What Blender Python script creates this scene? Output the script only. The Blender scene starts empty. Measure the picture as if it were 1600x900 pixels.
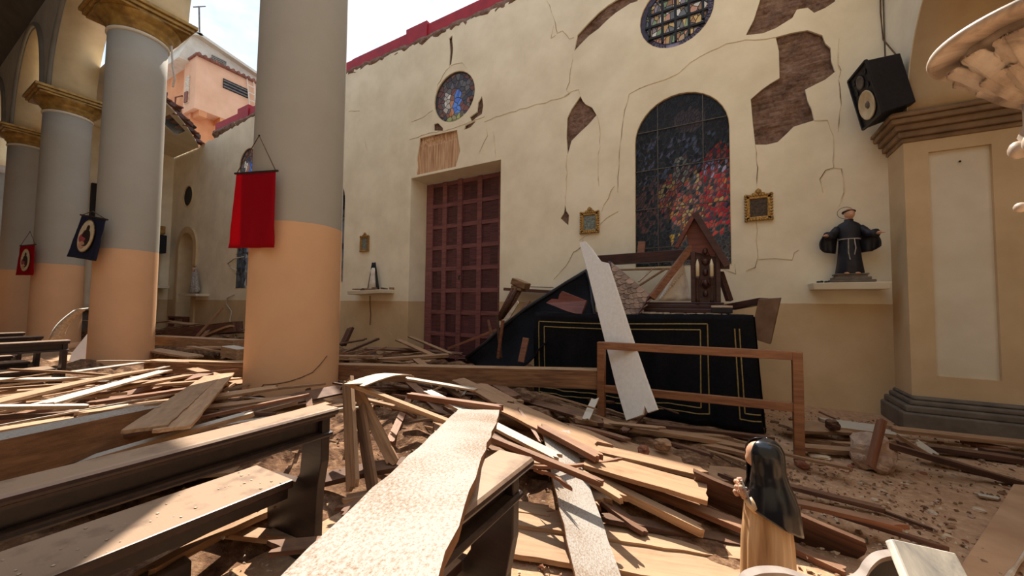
import bpy, bmesh, math, random
from mathutils import Vector as V, Matrix, noise
from mathutils.geometry import tessellate_polygon
S, Cc, PI = math.sin, math.cos, math.pi
SC = bpy.context.scene
COL = SC.collection
RND = random.Random(7)

# ------------------------------------------------------------------ camera
FPX = 590.0
TH, PT, RO = math.radians(29.5), math.radians(2.5), math.radians(0.6)
CAM = V((0, 0, 1.5))
FW = V((-S(TH)*Cc(PT), Cc(TH)*Cc(PT), S(PT)))
_r0 = V((Cc(TH), S(TH), 0)); _u0 = _r0.cross(FW)
RT = _r0*Cc(RO)+_u0*S(RO); UP = _u0*Cc(RO)-_r0*S(RO)
cd = bpy.data.cameras.new('camera'); cam = bpy.data.objects.new('camera', cd); COL.objects.link(cam)
cd.sensor_width = 36; cd.lens = FPX/1600*36; cd.clip_start = .02; cd.clip_end = 300
cam.matrix_world = Matrix(((RT.x, UP.x, -FW.x, CAM.x), (RT.y, UP.y, -FW.y, CAM.y), (RT.z, UP.z, -FW.z, CAM.z), (0, 0, 0, 1)))
SC.camera = cam
# ------------------------------------------------------------------ light
SC.view_settings.view_transform = 'Standard'; SC.view_settings.look = 'None'; SC.view_settings.gamma = 1
SC.view_settings.use_curve_mapping = False
SC.view_settings.exposure = 2.8
SUN_AZ, SUN_EL = math.radians(-42), math.radians(56.5)
sd = bpy.data.lights.new('sun', 'SUN'); sun = bpy.data.objects.new('sun', sd); COL.objects.link(sun)
sd.energy = 1.22; sd.angle = math.radians(.55); sd.color = (1, .95, .88)
_sv = V((S(SUN_AZ)*Cc(SUN_EL), Cc(SUN_AZ)*Cc(SUN_EL), S(SUN_EL)))
sun.rotation_euler = _sv.to_track_quat('Z', 'Y').to_euler(); sun.location = _sv*40
W = bpy.data.worlds.new('sky'); SC.world = W; W.use_nodes = True
nt = W.node_tree; nt.nodes.clear()
tc = nt.nodes.new('ShaderNodeTexCoord'); mp = nt.nodes.new('ShaderNodeMapping'); mp.inputs['Scale'].default_value = (1, 1, 2.2)
nz = nt.nodes.new('ShaderNodeTexNoise'); nz.inputs['Scale'].default_value = 3.4; nz.inputs['Detail'].default_value = 8; nz.inputs['Roughness'].default_value = .6
rp = nt.nodes.new('ShaderNodeValToRGB'); rp.color_ramp.elements[0].position = .42; rp.color_ramp.elements[1].position = .68
rp.color_ramp.elements[0].color = (.24, .31, .43, 1); rp.color_ramp.elements[1].color = (.45, .48, .53, 1)
bg = nt.nodes.new('ShaderNodeBackground'); bg.inputs['Strength'].default_value = .4; wo = nt.nodes.new('ShaderNodeOutputWorld')
nt.links.new(tc.outputs['Generated'], mp.inputs['Vector']); nt.links.new(mp.outputs['Vector'], nz.inputs['Vector'])
nt.links.new(nz.outputs['Fac'], rp.inputs['Fac']); nt.links.new(rp.outputs['Color'], bg.inputs['Color']); nt.links.new(bg.outputs[0], wo.inputs[0])

# ------------------------------------------------------------------ where a point of the place lies
def ray(px, py): return RT*((px-800)/FPX)+UP*((450-py)/FPX)+FW
def onY(px, py, Y): d = ray(px, py); return CAM+d*((Y-CAM.y)/d.y)
def onX(px, py, X): d = ray(px, py); return CAM+d*((X-CAM.x)/d.x)
def onZ(px, py, z): d = ray(px, py); return CAM+d*((z-CAM.z)/d.z)
def atD(px, py, D): return CAM+ray(px, py)*D

# ------------------------------------------------------------------ mesh helpers
class MB:
    def __init__(s): s.v = []; s.f = []; s.c = []
    def add(s, vs, fs, col=None):
        n = len(s.v); s.v += [V(p) for p in vs]
        for f in fs: s.f.append([i+n for i in f]); s.c.append(col)
        return s
    def hexa(s, p):  # p: 4 bottom (ccw), 4 top
        return s.add(p, [(0, 3, 2, 1), (4, 5, 6, 7), (0, 1, 5, 4), (1, 2, 6, 5), (2, 3, 7, 6), (3, 0, 4, 7)])
    def box(s, x0, x1, y0, y1, z0, z1):
        return s.hexa([(x0, y0, z0), (x1, y0, z0), (x1, y1, z0), (x0, y1, z0), (x0, y0, z1), (x1, y0, z1), (x1, y1, z1), (x0, y1, z1)])
    def obox(s, c, ax, ay, az):  # centre and three half axes
        c = V(c); q = [(-1, -1), (1, -1), (1, 1), (-1, 1)]
        return s.hexa([c+ax*i+ay*j-az for i, j in q]+[c+ax*i+ay*j+az for i, j in q])
    def bar(s, a, b, w, h, up=(0, 0, 1)):
        a, b = V(a), V(b); x = (b-a); L = x.length; x.normalize(); up = V(up)
        y = up.cross(x)
        if y.length < 1e-4: y = V((1, 0, 0)).cross(x)
        y.normalize(); z = x.cross(y)
        return s.obox((a+b)/2, x*(L/2), y*(w/2), z*(h/2))
    def tube(s, pts, r, n=8):
        pts = [V(p) for p in pts]; m = len(pts); rr = r if isinstance(r, (list, tuple)) else [r]*m
        vs = []; ref = V((.13, .31, .94))
        for i, p in enumerate(pts):
            t = (pts[min(i+1, m-1)]-pts[max(i-1, 0)]).normalized()
            a = t.cross(ref)
            if a.length < .1: a = t.cross(V((1, 0, 0)))
            a.normalize(); b = t.cross(a)
            for k in range(n): vs.append(p+(a*Cc(2*PI*k/n)+b*S(2*PI*k/n))*rr[i])
        fs = [(i*n+k, i*n+(k+1) % n, (i+1)*n+(k+1) % n, (i+1)*n+k) for i in range(m-1) for k in range(n)]
        fs += [tuple(range(n))[::-1], tuple((m-1)*n+k for k in range(n))]
        return s.add(vs, fs)
    def lathe(s, prof, c=(0, 0, 0), n=32, sx=1, sy=1, fold=None):
        c = V(c); m = len(prof); vs = []
        for r, z in prof:
            for k in range(n):
                a = 2*PI*k/n; q = r*(fold(a, z) if fold else 1)
                vs.append(c+V((q*Cc(a)*sx, q*S(a)*sy, z)))
        fs = [(i*n+k, i*n+(k+1) % n, (i+1)*n+(k+1) % n, (i+1)*n+k) for i in range(m-1) for k in range(n)]
        fs += [tuple(range(n))[::-1], tuple((m-1)*n+k for k in range(n))]
        return s.add(vs, fs)
    def prism(s, poly, f0, f1):  # convex or not; maps 2d -> 3d front / back
        n = len(poly); tr = tessellate_polygon([[V((p[0], p[1], 0)) for p in poly]])
        s.add([f0(*p) for p in poly]+[f1(*p) for p in poly],
              [tuple(t) for t in tr]+[tuple(i+n for i in t[::-1]) for t in tr]+[(i, (i+1) % n, n+(i+1) % n, n+i) for i in range(n)])
        return s
    def holed(s, outer, holes, f0, f1):
        loops = [outer]+holes; allp = [p for l in loops for p in l]; n = len(allp)
        tr = tessellate_polygon([[V((p[0], p[1], 0)) for p in l] for l in loops])
        fs = [tuple(t) for t in tr]+[tuple(i+n for i in t[::-1]) for t in tr]; o = 0
        for l in loops:
            m = len(l); fs += [(o+i, o+(i+1) % m, n+o+(i+1) % m, n+o+i) for i in range(m)]; o += m
        return s.add([f0(*p) for p in allp]+[f1(*p) for p in allp], fs)
    def sheet(s, rows, off=None):  # rows of points; off: thickness vector, or a number along the normals
        m, n = len(rows), len(rows[0]); P = [[V(p) for p in r] for r in rows]; vs = [p for r in P for p in r]
        q = lambda i, j: i*n+j
        fs = [(q(i, j), q(i, j+1), q(i+1, j+1), q(i+1, j)) for i in range(m-1) for j in range(n-1)]
        if off is None: return s.add(vs, fs)
        N = m*n; b = []
        for i in range(m):
            for j in range(n):
                if isinstance(off, V): b.append(P[i][j]+off)
                else:
                    du = P[i][min(j+1, n-1)]-P[i][max(j-1, 0)]; dv = P[min(i+1, m-1)][j]-P[max(i-1, 0)][j]
                    b.append(P[i][j]-du.cross(dv).normalized()*off)
        fs += [tuple(N+k for k in f[::-1]) for f in fs]
        edge = [q(0, j) for j in range(n)]+[q(i, n-1) for i in range(1, m)]+[q(m-1, j) for j in range(n-2, -1, -1)]+[q(i, 0) for i in range(m-2, 0, -1)]
        fs += [(edge[k], N+edge[k], N+edge[(k+1) % len(edge)], edge[(k+1) % len(edge)]) for k in range(len(edge))]
        return s.add(vs+b, fs)
    def ball(s, c, rx, ry=None, rz=None, n=12, m=8, M=None):
        ry = ry or rx; rz = rz or rx; c = V(c); vs = []
        for i in range(m+1):
            t = PI*i/m
            for k in range(n):
                a = 2*PI*k/n; p = V((rx*S(t)*Cc(a), ry*S(t)*S(a), rz*Cc(t))); vs.append(c+(M @ p if M else p))
        return s.add(vs, [(i*n+k, (i+1)*n+k, (i+1)*n+(k+1) % n, i*n+(k+1) % n) for i in range(m) for k in range(n)])
    def xf(s, M):
        s.v = [M @ p for p in s.v]; return s
    def build(s, name, mat, parent=None, smooth=False, bevel=0, org=None, subd=0):
        o_ = V(org) if org is not None else (parent['_o'] if parent is not None and '_o' in parent else V((0, 0, 0)))
        o_ = V(o_)
        me = bpy.data.meshes.new(name); me.from_pydata([p-o_ for p in s.v], [], s.f); me.validate(); 
        if any(c is not None for c in s.c) and len(me.polygons) == len(s.c):
            at = me.color_attributes.new('Col', 'FLOAT_COLOR', 'CORNER')
            for p in me.polygons:
                c = s.c[p.index] or (.02, .02, .02)
                for li in p.loop_indices: at.data[li].color = (*c, 1)
        bm = bmesh.new(); bm.from_mesh(me); bmesh.ops.recalc_face_normals(bm, faces=bm.faces); bm.to_mesh(me); bm.free()
        if mat: me.materials.append(mat)
        if smooth: me.polygons.foreach_set('use_smooth', [True]*len(me.polygons))
        o = bpy.data.objects.new(name, me); COL.objects.link(o)
        if parent is not None: o.parent = parent; o['_o'] = tuple(o_)
        else: o.location = o_; o['_o'] = tuple(o_)
        if parent is not None:
            pass
        if bevel:
            b = o.modifiers.new('bevel', 'BEVEL'); b.width = bevel; b.segments = 2; b.limit_method = 'ANGLE'; b.angle_limit = .6
        if subd:
            b = o.modifiers.new('subdivision', 'SUBSURF'); b.levels = subd; b.render_levels = subd
        return o
# children are stored in the frame of the thing's Empty: every thing keeps its base point in '_o'
def tag(o, label=None, cat=None, group=None, kind=None):
    if label: o['label'] = label
    if cat: o['category'] = cat
    if group: o['group'] = group
    if kind: o['kind'] = kind
    return o
def thing(name, label, cat, loc, group=None):
    o = bpy.data.objects.new(name, None); COL.objects.link(o); o.location = loc; o['_o'] = tuple(loc); o.empty_display_size = .1
    return tag(o, label, cat, group)
def struct(o, label=None, cat=None): return tag(o, label, cat, None, 'structure')
def nse(x, y=0, z=0): return noise.noise(V((x, y, z)))
def lerp(a, b, t): return a+(b-a)*t

# ------------------------------------------------------------------ materials
def srgb(r, g, b):
    f = lambda c: ((c/255+.055)/1.055)**2.4 if c > 10 else c/255/12.92
    return (f(r), f(g), f(b), 1)
class NT:
    def __init__(s, name):
        s.m = bpy.data.materials.new(name); s.m.use_nodes = True; s.t = s.m.node_tree; s.b = s.t.nodes['Principled BSDF']
    def n(s, t, **k):
        d = s.t.nodes.new('ShaderNode'+t)
        for a, b in k.items():
            if a.startswith('i_'): d.inputs[a[2:].replace('_', ' ')].default_value = b
            else: setattr(d, a, b)
        return d
    def l(s, a, b): s.t.links.new(a, b)
    def coord(s, kind='Object', scale=(1, 1, 1)):
        t = s.n('TexCoord'); m = s.n('Mapping'); m.inputs['Scale'].default_value = scale; s.l(t.outputs[kind], m.inputs['Vector']); return m.outputs['Vector']
    def noise(s, vec, scale, detail=4, rough=.55, dist=0):
        x = s.n('TexNoise'); x.inputs['Scale'].default_value = scale; x.inputs['Detail'].default_value = detail; x.inputs['Roughness'].default_value = rough; x.inputs['Distortion'].default_value = dist
        s.l(vec, x.inputs['Vector']); return x.outputs['Fac']
    def ramp(s, fac, stops):
        r = s.n('ValToRGB'); e = r.color_ramp.elements
        while len(e) < len(stops): e.new(.5)
        for k, (p, c) in zip(e, stops): k.position = p; k.color = c
        s.l(fac, r.inputs['Fac']); return r.outputs['Color']
    def mix(s, fac, a, b, mode='MIX'):
        m = s.n('MixRGB', blend_type=mode)
        for i, x in ((0, fac), (1, a), (2, b)):
            if hasattr(x, 'links'): s.l(x, m.inputs[i])
            else: m.inputs[i].default_value = x
        return m.outputs[0]
    def math(s, op, a, b=0., clamp=False):
        m = s.n('Math', operation=op); m.use_clamp = clamp
        for i, x in ((0, a), (1, b)):
            if hasattr(x, 'links'): s.l(x, m.inputs[i])
            else: m.inputs[i].default_value = x
        return m.outputs[0]
    def bump(s, h, st=.3, d=.02):
        b = s.n('Bump'); b.inputs['Strength'].default_value = st; b.inputs['Distance'].default_value = d; s.l(h, b.inputs['Height']); s.l(b.outputs[0], s.b.inputs['Normal'])
    def fin(s, col, rough=.7, metal=0, spec=.35):
        if hasattr(col, 'links'): s.l(col, s.b.inputs['Base Color'])
        else: s.b.inputs['Base Color'].default_value = col
        s.b.inputs['Roughness'].default_value = rough; s.b.inputs['Metallic'].default_value = metal; s.b.inputs['Specular IOR Level'].default_value = spec
        return s.m
def plain(name, c1, c2=None, rough=.7, scale=8, bump=.15, metal=0, spec=.35, bd=.01):
    n = NT(name); v = n.coord(); c2 = c2 or tuple(x*.75 for x in c1[:3])+(1,)
    f = n.noise(v, scale, 6); col = n.ramp(f, [(.3, c2), (.68, c1)])
    if bump: n.bump(n.noise(v, scale*4, 5), bump, bd)
    return n.fin(col, rough, metal, spec)
def wood(name, c1, c2, dust=None, amount=0., rough=.7, grain=16, vary=.45, spec=.3):
    n = NT(name); v = n.coord('Object', (1.1, grain, grain)); f = n.noise(v, 2.2, 6, .6, .4)
    inf = n.n('ObjectInfo'); off = n.n('VectorMath', operation='ADD'); 
    col = n.ramp(f, [(.32, c2), (.66, c1)])
    hsv = n.n('HueSaturation'); n.l(n.math('ADD', n.math('MULTIPLY', inf.outputs['Random'], vary*2), 1-vary), hsv.inputs['Value']); n.l(col, hsv.inputs['Color']); col = hsv.outputs[0]
    if dust:
        g = n.n('NewGeometry'); sx = n.n('SeparateXYZ'); n.l(g.outputs['Normal'], sx.inputs[0])
        up = n.math('MULTIPLY', n.math('SUBTRACT', sx.outputs['Z'], .35), 1.9, True)
        dn = n.ramp(n.noise(n.coord(), 5, 5, .6), [(.36-amount*.2, (.15, .15, .15, 1)), (.62-amount*.2, (1, 1, 1, 1))])
        col = n.mix(n.math('MULTIPLY', n.math('MULTIPLY', up, dn), amount), col, dust)
    n.bump(f, .25, .006)
    return n.fin(col, rough, 0, spec)
def painted(name, paint, under, wear=.5, side=None, fine=70):
    n = NT(name); v = n.coord(); a = n.noise(n.coord('Object', (1, 1.5, 1)), fine, 4, .75); b = n.noise(v, 2.2, 4); c_ = n.noise(v, 190, 3, .6)
    m = n.math('ADD', n.math('MULTIPLY', a, .75), n.math('ADD', n.math('MULTIPLY', c_, .25), n.math('MULTIPLY', n.math('SUBTRACT', b, .5), .45)))
    k = n.ramp(m, [(wear-.03, (0, 0, 0, 1)), (wear+.16, (1, 1, 1, 1))])
    t = n.n('TexCoord'); sn = n.n('SeparateXYZ'); n.l(t.outputs['Normal'], sn.inputs[0])
    face = n.math('GREATER_THAN', sn.outputs['Z'], .4); sd2 = side or under
    edge = n.ramp(n.noise(n.coord('Object', (1.2, 9, 9)), 3, 7, .7), [(.3, tuple(x*.45 for x in sd2[:3])+(1,)), (.62, sd2), (.75, tuple(min(1, x*1.5) for x in sd2[:3])+(1,))])
    col = n.mix(face, edge, n.mix(k, paint, under))
    n.bump(m, .5, .006)
    return n.fin(col, .8, 0, .15)
DUST = srgb(186, 152, 118)
M = {}
def two_tone(name, hi, lo, z, soft=.004, stain=.12, scale=1.4):
    n = NT(name); g = n.n('NewGeometry'); sx = n.n('SeparateXYZ'); n.l(g.outputs['Position'], sx.inputs[0])
    e = n.noise(g.outputs['Position'], 3, 2); zz = n.math('ADD', sx.outputs['Z'], n.math('MULTIPLY', e, .02))
    up = n.math('GREATER_THAN', zz, z+.01)
    f = n.noise(g.outputs['Position'], scale, 6, .6); st = n.ramp(f, [(.3, (1-stain*1.3, 1-stain*1.5, 1-stain*1.8, 1)), (.65, (1, 1, 1, 1))])
    col = n.mix(1., n.mix(up, lo, hi), st, 'MULTIPLY')
    fl = n.noise(g.outputs['Position'], 2.2, 6, .7)
    n.bump(n.mix(.5, n.noise(g.outputs['Position'], 26, 4), fl), .18, .012)
    return n.fin(col, .8, 0, .2)
CREAM, OCHRE, PEACH = srgb(247, 234, 205), srgb(216, 186, 144), srgb(232, 180, 134)
M['wall'] = two_tone('plaster_wall', CREAM, OCHRE, 1.56)
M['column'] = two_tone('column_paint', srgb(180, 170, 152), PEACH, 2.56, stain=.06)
M['reveal'] = plain('reveal_plaster', srgb(230, 206, 162), srgb(214, 188, 146), .8, 3, .1)
M['cream'] = plain('cream_paint', srgb(228, 202, 154), srgb(210, 182, 134), .8, 2, .1)
M['panelcream'] = plain('panel_paint', srgb(230, 218, 194), srgb(216, 202, 174), .8, 2, .1)
M['pilaster'] = plain('pilaster_paint', srgb(216, 188, 146), srgb(200, 170, 128), .8, 2, .12)
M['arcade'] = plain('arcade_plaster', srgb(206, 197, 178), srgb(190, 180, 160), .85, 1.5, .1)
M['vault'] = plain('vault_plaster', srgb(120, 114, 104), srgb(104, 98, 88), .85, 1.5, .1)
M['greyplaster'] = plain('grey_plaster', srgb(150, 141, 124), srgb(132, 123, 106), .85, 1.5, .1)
M['gold'] = plain('gilt_paint', srgb(190, 150, 76), srgb(134, 100, 48), .45, 6, .1, .35, .5)
M['cornice'] = plain('cornice_paint', srgb(156, 126, 94), srgb(120, 96, 72), .75, 4, .15)
M['stonebase'] = plain('grey_stone_paint', srgb(122, 110, 96), srgb(92, 82, 72), .7, 5, .2)
n = NT('broken_masonry'); g = n.n('NewGeometry'); f = n.noise(g.outputs['Position'], 5, 8, .65); f2 = n.noise(g.outputs['Position'], 22, 6, .6)
c = n.ramp(f, [(.28, srgb(72, 54, 48)), (.45, srgb(118, 90, 76)), (.6, srgb(146, 116, 98)), (.75, srgb(170, 148, 130))])
n.bump(f2, .8, .03); M['masonry'] = n.fin(n.mix(.35, c, n.ramp(f2, [(.3, srgb(70, 52, 46)), (.7, srgb(170, 142, 122))])), .95, 0, .1)
n = NT('lath_plaster'); f = n.noise(n.coord('Object', (34, 34, 1.4)), 1, 4); n.bump(f, .5, .01); M['lath'] = n.fin(n.ramp(f, [(.35, srgb(170, 124, 92)), (.6, srgb(222, 182, 142))]), .9, 0, .1)
M['crack'] = plain('crack_dirt', srgb(128, 100, 76), srgb(88, 66, 50), .95, 20, 0)
M['lip'] = plain('plaster_edge', srgb(236, 220, 188), srgb(214, 192, 154), .9, 12, .2)
M['red'] = plain('red_coping_paint', srgb(176, 38, 50), srgb(148, 30, 42), .6, 3, .1)
M['door'] = wood('door_wood', srgb(140, 88, 84), srgb(104, 62, 62), srgb(150, 110, 96), .2, .45, 10, .06, .5)
M['doorpanel'] = wood('door_panel_wood', srgb(102, 60, 60), srgb(66, 38, 42), None, 0, .45, 14, .25, .5)
n = NT('floor_dirt'); v = n.coord(); a = n.noise(v, 1.1, 6, .6); b = n.noise(v, 14, 8, .7); cc = n.noise(v, 60, 4, .6)
col = n.ramp(a, [(.3, srgb(160, 122, 92)), (.5, srgb(192, 152, 116)), (.7, srgb(212, 176, 140))])
col = n.mix(.55, col, n.ramp(b, [(.3, srgb(122, 88, 66)), (.52, srgb(186, 146, 110)), (.72, srgb(220, 188, 152))]))
n.bump(n.mix(.5, b, cc), .6, .02); M['floor'] = n.fin(col, .9, 0, .15)
n = NT('rubble_dirt'); v = n.coord(); b = n.noise(v, 9, 8, .7); cc = n.noise(v, 40, 4, .6)
col = n.ramp(b, [(.3, srgb(62, 42, 32)), (.5, srgb(120, 88, 64)), (.72, srgb(178, 142, 108))]); n.bump(n.mix(.5, b, cc), .8, .03); M['rubble'] = n.fin(col, .95, 0, .1)
M['step'] = plain('tile_border', srgb(206, 164, 124), srgb(180, 138, 102), .8, 3, .2)
M['pew'] = wood('pew_wood', srgb(62, 38, 34), srgb(34, 21, 20), srgb(184, 152, 122), .85, .38, 10, .12, .5)
M['pewdark'] = wood('pew_dark_wood', srgb(44, 28, 26), srgb(24, 15, 15), srgb(150, 120, 96), .3, .42, 10, .12, .5)
M['T'] = wood('raw_board', srgb(188, 150, 112), srgb(140, 104, 74), DUST, .5, .8, 14, .22)
M['G'] = wood('shaded_raw_board', srgb(160, 122, 88), srgb(104, 74, 52), srgb(186, 148, 112), .6, .85, 16, .28)  # dusty raw board with shade put into its colour, mixed through all heaps
M['D'] = wood('dark_board', srgb(104, 70, 52), srgb(62, 40, 32), srgb(166, 126, 94), .4, .7, 16, .3)
M['R'] = wood('red_brown_board', srgb(146, 98, 70), srgb(104, 66, 48), DUST, .35, .6, 16, .2)
M['W'] = painted('white_paint_board', srgb(176, 167, 154), srgb(140, 112, 86), .48, srgb(150, 108, 74))
M['P'] = painted('pale_paint_board', srgb(200, 190, 172), srgb(186, 150, 114), .55)
M['clean'] = painted('white_panel_paint', srgb(246, 240, 228), srgb(206, 186, 160), .66)
M['lean'] = plain('leaning_board_paint', srgb(240, 232, 218), srgb(230, 220, 204), .8, 26, .1)
M['rail'] = wood('varnished_rail', srgb(152, 102, 66), srgb(114, 70, 44), srgb(180, 138, 102), .3, .4, 14, .05, .5)
M['beam'] = wood('old_beam', srgb(150, 108, 74), srgb(98, 68, 46), srgb(196, 160, 120), .55, .85, 12, .1)
M['shrine'] = wood('shrine_wood', srgb(84, 46, 38), srgb(46, 26, 24), srgb(140, 104, 80), .3, .45, 12, .15, .5)
M['shrinered'] = wood('shrine_red_wood', srgb(126, 66, 48), srgb(88, 44, 34), srgb(150, 108, 84), .3, .5, 12, .15, .5)
M['shingle'] = wood('scale_shingle', srgb(160, 134, 114), srgb(118, 96, 82), None, 0, .7, 3, .3)
M['dustwood'] = plain('dusty_panel_wood', srgb(132, 106, 86), srgb(100, 76, 60), .7, 4, .1)
M['blackcloth'] = plain('black_cloth', srgb(22, 21, 25), srgb(12, 11, 14), .8, 30, .05, 0, .15)
M['goldline'] = plain('gold_braid', srgb(170, 146, 88), srgb(130, 108, 62), .6, 30, 0)
M['whitecloth'] = plain('white_cloth', srgb(232, 222, 206), srgb(206, 190, 170), .8, 10, .1)
M['candle'] = plain('candle_wax', srgb(236, 226, 196), srgb(220, 206, 170), .5, 10, 0)
def cloth(name, c, t):
    n = NT(name); v = n.coord(); f = n.noise(v, 120, 2); n.bump(f, .1, .002); n.fin(n.ramp(f, [(.3, tuple(x*.8 for x in c[:3])+(1,)), (.7, c)]), .75, 0, .2)
    tr = n.n('BsdfTranslucent'); tr.inputs[0].default_value = c; mx = n.n('MixShader'); mx.inputs[0].default_value = t
    out = n.t.nodes['Material Output']; n.l(n.b.outputs[0], mx.inputs[1]); n.l(tr.outputs[0], mx.inputs[2]); n.l(mx.outputs[0], out.inputs[0]); return n.m
M['redcloth'] = cloth('red_satin', srgb(196, 12, 34), .45)
M['navycloth'] = cloth('navy_cloth', srgb(44, 46, 66), .2)
n = NT('stained_glass'); at = n.n('Attribute'); at.attribute_name = 'Col'; n.fin(at.outputs['Color'], .25, 0, .5); tr = n.n('BsdfTranslucent'); n.l(at.outputs['Color'], tr.inputs[0])
mx = n.n('MixShader'); mx.inputs[0].default_value = .62; n.l(n.b.outputs[0], mx.inputs[1]); n.l(tr.outputs[0], mx.inputs[2]); n.l(mx.outputs[0], n.t.nodes['Material Output'].inputs[0]); M['glass'] = n.m
M['iron'] = plain('black_iron', srgb(38, 38, 44), srgb(24, 24, 28), .6, 20, .1)
M['lead'] = plain('lead_came', srgb(104, 98, 88), srgb(70, 66, 60), .6, 20, .1)
M['purple'] = plain('purple_glass_rim', srgb(74, 68, 92), srgb(48, 46, 62), .5, 18, .1)
M['mark'] = plain('pale_lettering', srgb(150, 146, 178), srgb(120, 118, 150), .6, 18, 0)
M['black'] = plain('black_paint', srgb(34, 31, 36), srgb(22, 20, 24), .5, 20, .05)
M['cone'] = plain('speaker_cone', srgb(226, 206, 168), srgb(204, 182, 142), .7, 12, .05)
M['skin'] = plain('painted_skin', srgb(214, 164, 130), srgb(190, 138, 106), .5, 20, 0)
M['hair'] = plain('painted_hair', srgb(58, 38, 28), srgb(36, 24, 18), .6, 30, .2)
M['habit'] = plain('black_habit_paint', srgb(42, 40, 48), srgb(24, 23, 30), .5, 12, .1)
M['veil'] = plain('glossy_black_veil', srgb(30, 30, 32), srgb(18, 18, 20), .22, 8, .05, 0, .6)
n = NT('robe_paint'); v = n.coord(); f = n.noise(n.coord('Object', (18, 18, 1.2)), 1, 3); n.fin(n.ramp(f, [(.34, srgb(142, 100, 62)), (.5, srgb(196, 152, 104)), (.66, srgb(224, 190, 146))]), .45, 0, .4); M['robe'] = n.m
M['rose'] = plain('painted_roses', srgb(214, 150, 130), srgb(190, 168, 130), .6, 60, .2)
n = NT('veined_marble'); v = n.coord(); f = n.noise(v, 5, 8, .6, 1.2); n.bump(n.noise(v, 30, 4), .15, .004)
n.fin(n.ramp(f, [(.3, srgb(150, 132, 116)), (.48, srgb(206, 186, 164)), (.62, srgb(226, 212, 194))]), .5, 0, .4); M['marble'] = n.m
n = NT('worn_cream_paint'); v = n.coord(); f = n.noise(v, 6, 8, .65, .8); n.fin(n.ramp(f, [(.32, srgb(150, 146, 140)), (.45, srgb(196, 186, 168)), (.6, srgb(226, 214, 190))]), .6, 0, .3); M['worn'] = n.m
M['dustgrey'] = plain('dusty_edge', srgb(172, 156, 142), srgb(146, 130, 118), .7, 10, .1)
M['stone'] = plain('rubble_stone', srgb(206, 178, 152), srgb(150, 118, 98), .95, 9, .6, bd=.03)
M['brickchip'] = plain('brick_chip', srgb(170, 112, 84), srgb(126, 78, 60), .95, 9, .4)
M['chip'] = plain('plaster_chip', srgb(222, 204, 176), srgb(176, 148, 120), .9, 9, .3)
M['twine'] = plain('twine', srgb(110, 84, 62), srgb(80, 60, 44), .9, 20, 0)
M['wire'] = plain('white_wire', srgb(214, 204, 186), srgb(190, 178, 160), .6, 20, 0)
M['peachwall'] = plain('peach_house_paint', srgb(230, 176, 136), srgb(214, 158, 118), .8, .8, .05)
M['orangewall'] = plain('orange_house_paint', srgb(222, 150, 96), srgb(196, 122, 76), .8, .8, .05)
M['houseroof'] = plain('house_eave_paint', srgb(222, 206, 180), srgb(200, 182, 156), .8, 2, .05)
M['rooftile'] = plain('clay_tile', srgb(150, 92, 68), srgb(104, 64, 50), .8, 5, .3)
M['picture'] = plain('faded_print', srgb(150, 160, 150), srgb(70, 66, 60), .4, 26, 0)
M['darkpic'] = plain('dark_print', srgb(96, 74, 52), srgb(30, 26, 26), .4, 26, 0)
M['gilt'] = plain('gilt_frame', srgb(206, 160, 84), srgb(96, 68, 34), .4, 40, .3, .5, .5)
M['grey'] = plain('grey_statue_paint', srgb(196, 186, 176), srgb(120, 112, 108), .6, 18, .1)
M['dark'] = plain('dark_interior_shade', srgb(46, 40, 38), srgb(30, 26, 26), .8, 5, 0)  # flat near-black colour standing in for shade inside openings
# ================================================================== THE SETTING
D = 7.28
fl = MB(); N = 60
rows = []
for i in range(N+1):
    rows.append([(lerp(-34, 9, i/N), lerp(-7, 9.5, j/24), 0) for j in range(25)])
struct(fl.sheet(rows, V((0, 0, -.2))).build('floor', M['floor']))

def arch_poly(xc, w, z0, zs, n=18):  # round-headed opening, ccw
    r = w/2; return [(xc-r, z0), (xc+r, z0)]+[(xc+r*Cc(a), zs+r*S(a)) for a in [PI*k/n for k in range(n+1)]]
def circ(xc, zc, r, n=28): return [(xc+r*Cc(2*PI*k/n), zc+r*S(2*PI*k/n)) for k in range(n)]
def wpx(pts): return [(p.x, p.z) for p in (onY(x, y, D) for x, y in pts)]
WIN = [(-.685, 1.57, 2.19, 4.57), (-10.70, 1.6, 2.1, 4.57), (-15.45, 1.6, 1.97, 4.57)]
ROUND = [(-.735, 6.87, .635), (-5.84, 6.67, .64), (-10.75, 6.7, .64), (-15.62, 6.66, .64)]
DOORO = [(-7.24, 0.0), (-4.44, 0.0), (-4.44, 4.83), (-7.24, 4.83)]
NICHE = arch_poly(-20.4, 1.45, 0.0, 3.75)
OVAL = circ(-20.55, 6.12, .46)
openings = [DOORO]+[arch_poly(*w) for w in WIN]+[circ(*r) for r in ROUND]+[NICHE]
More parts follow.
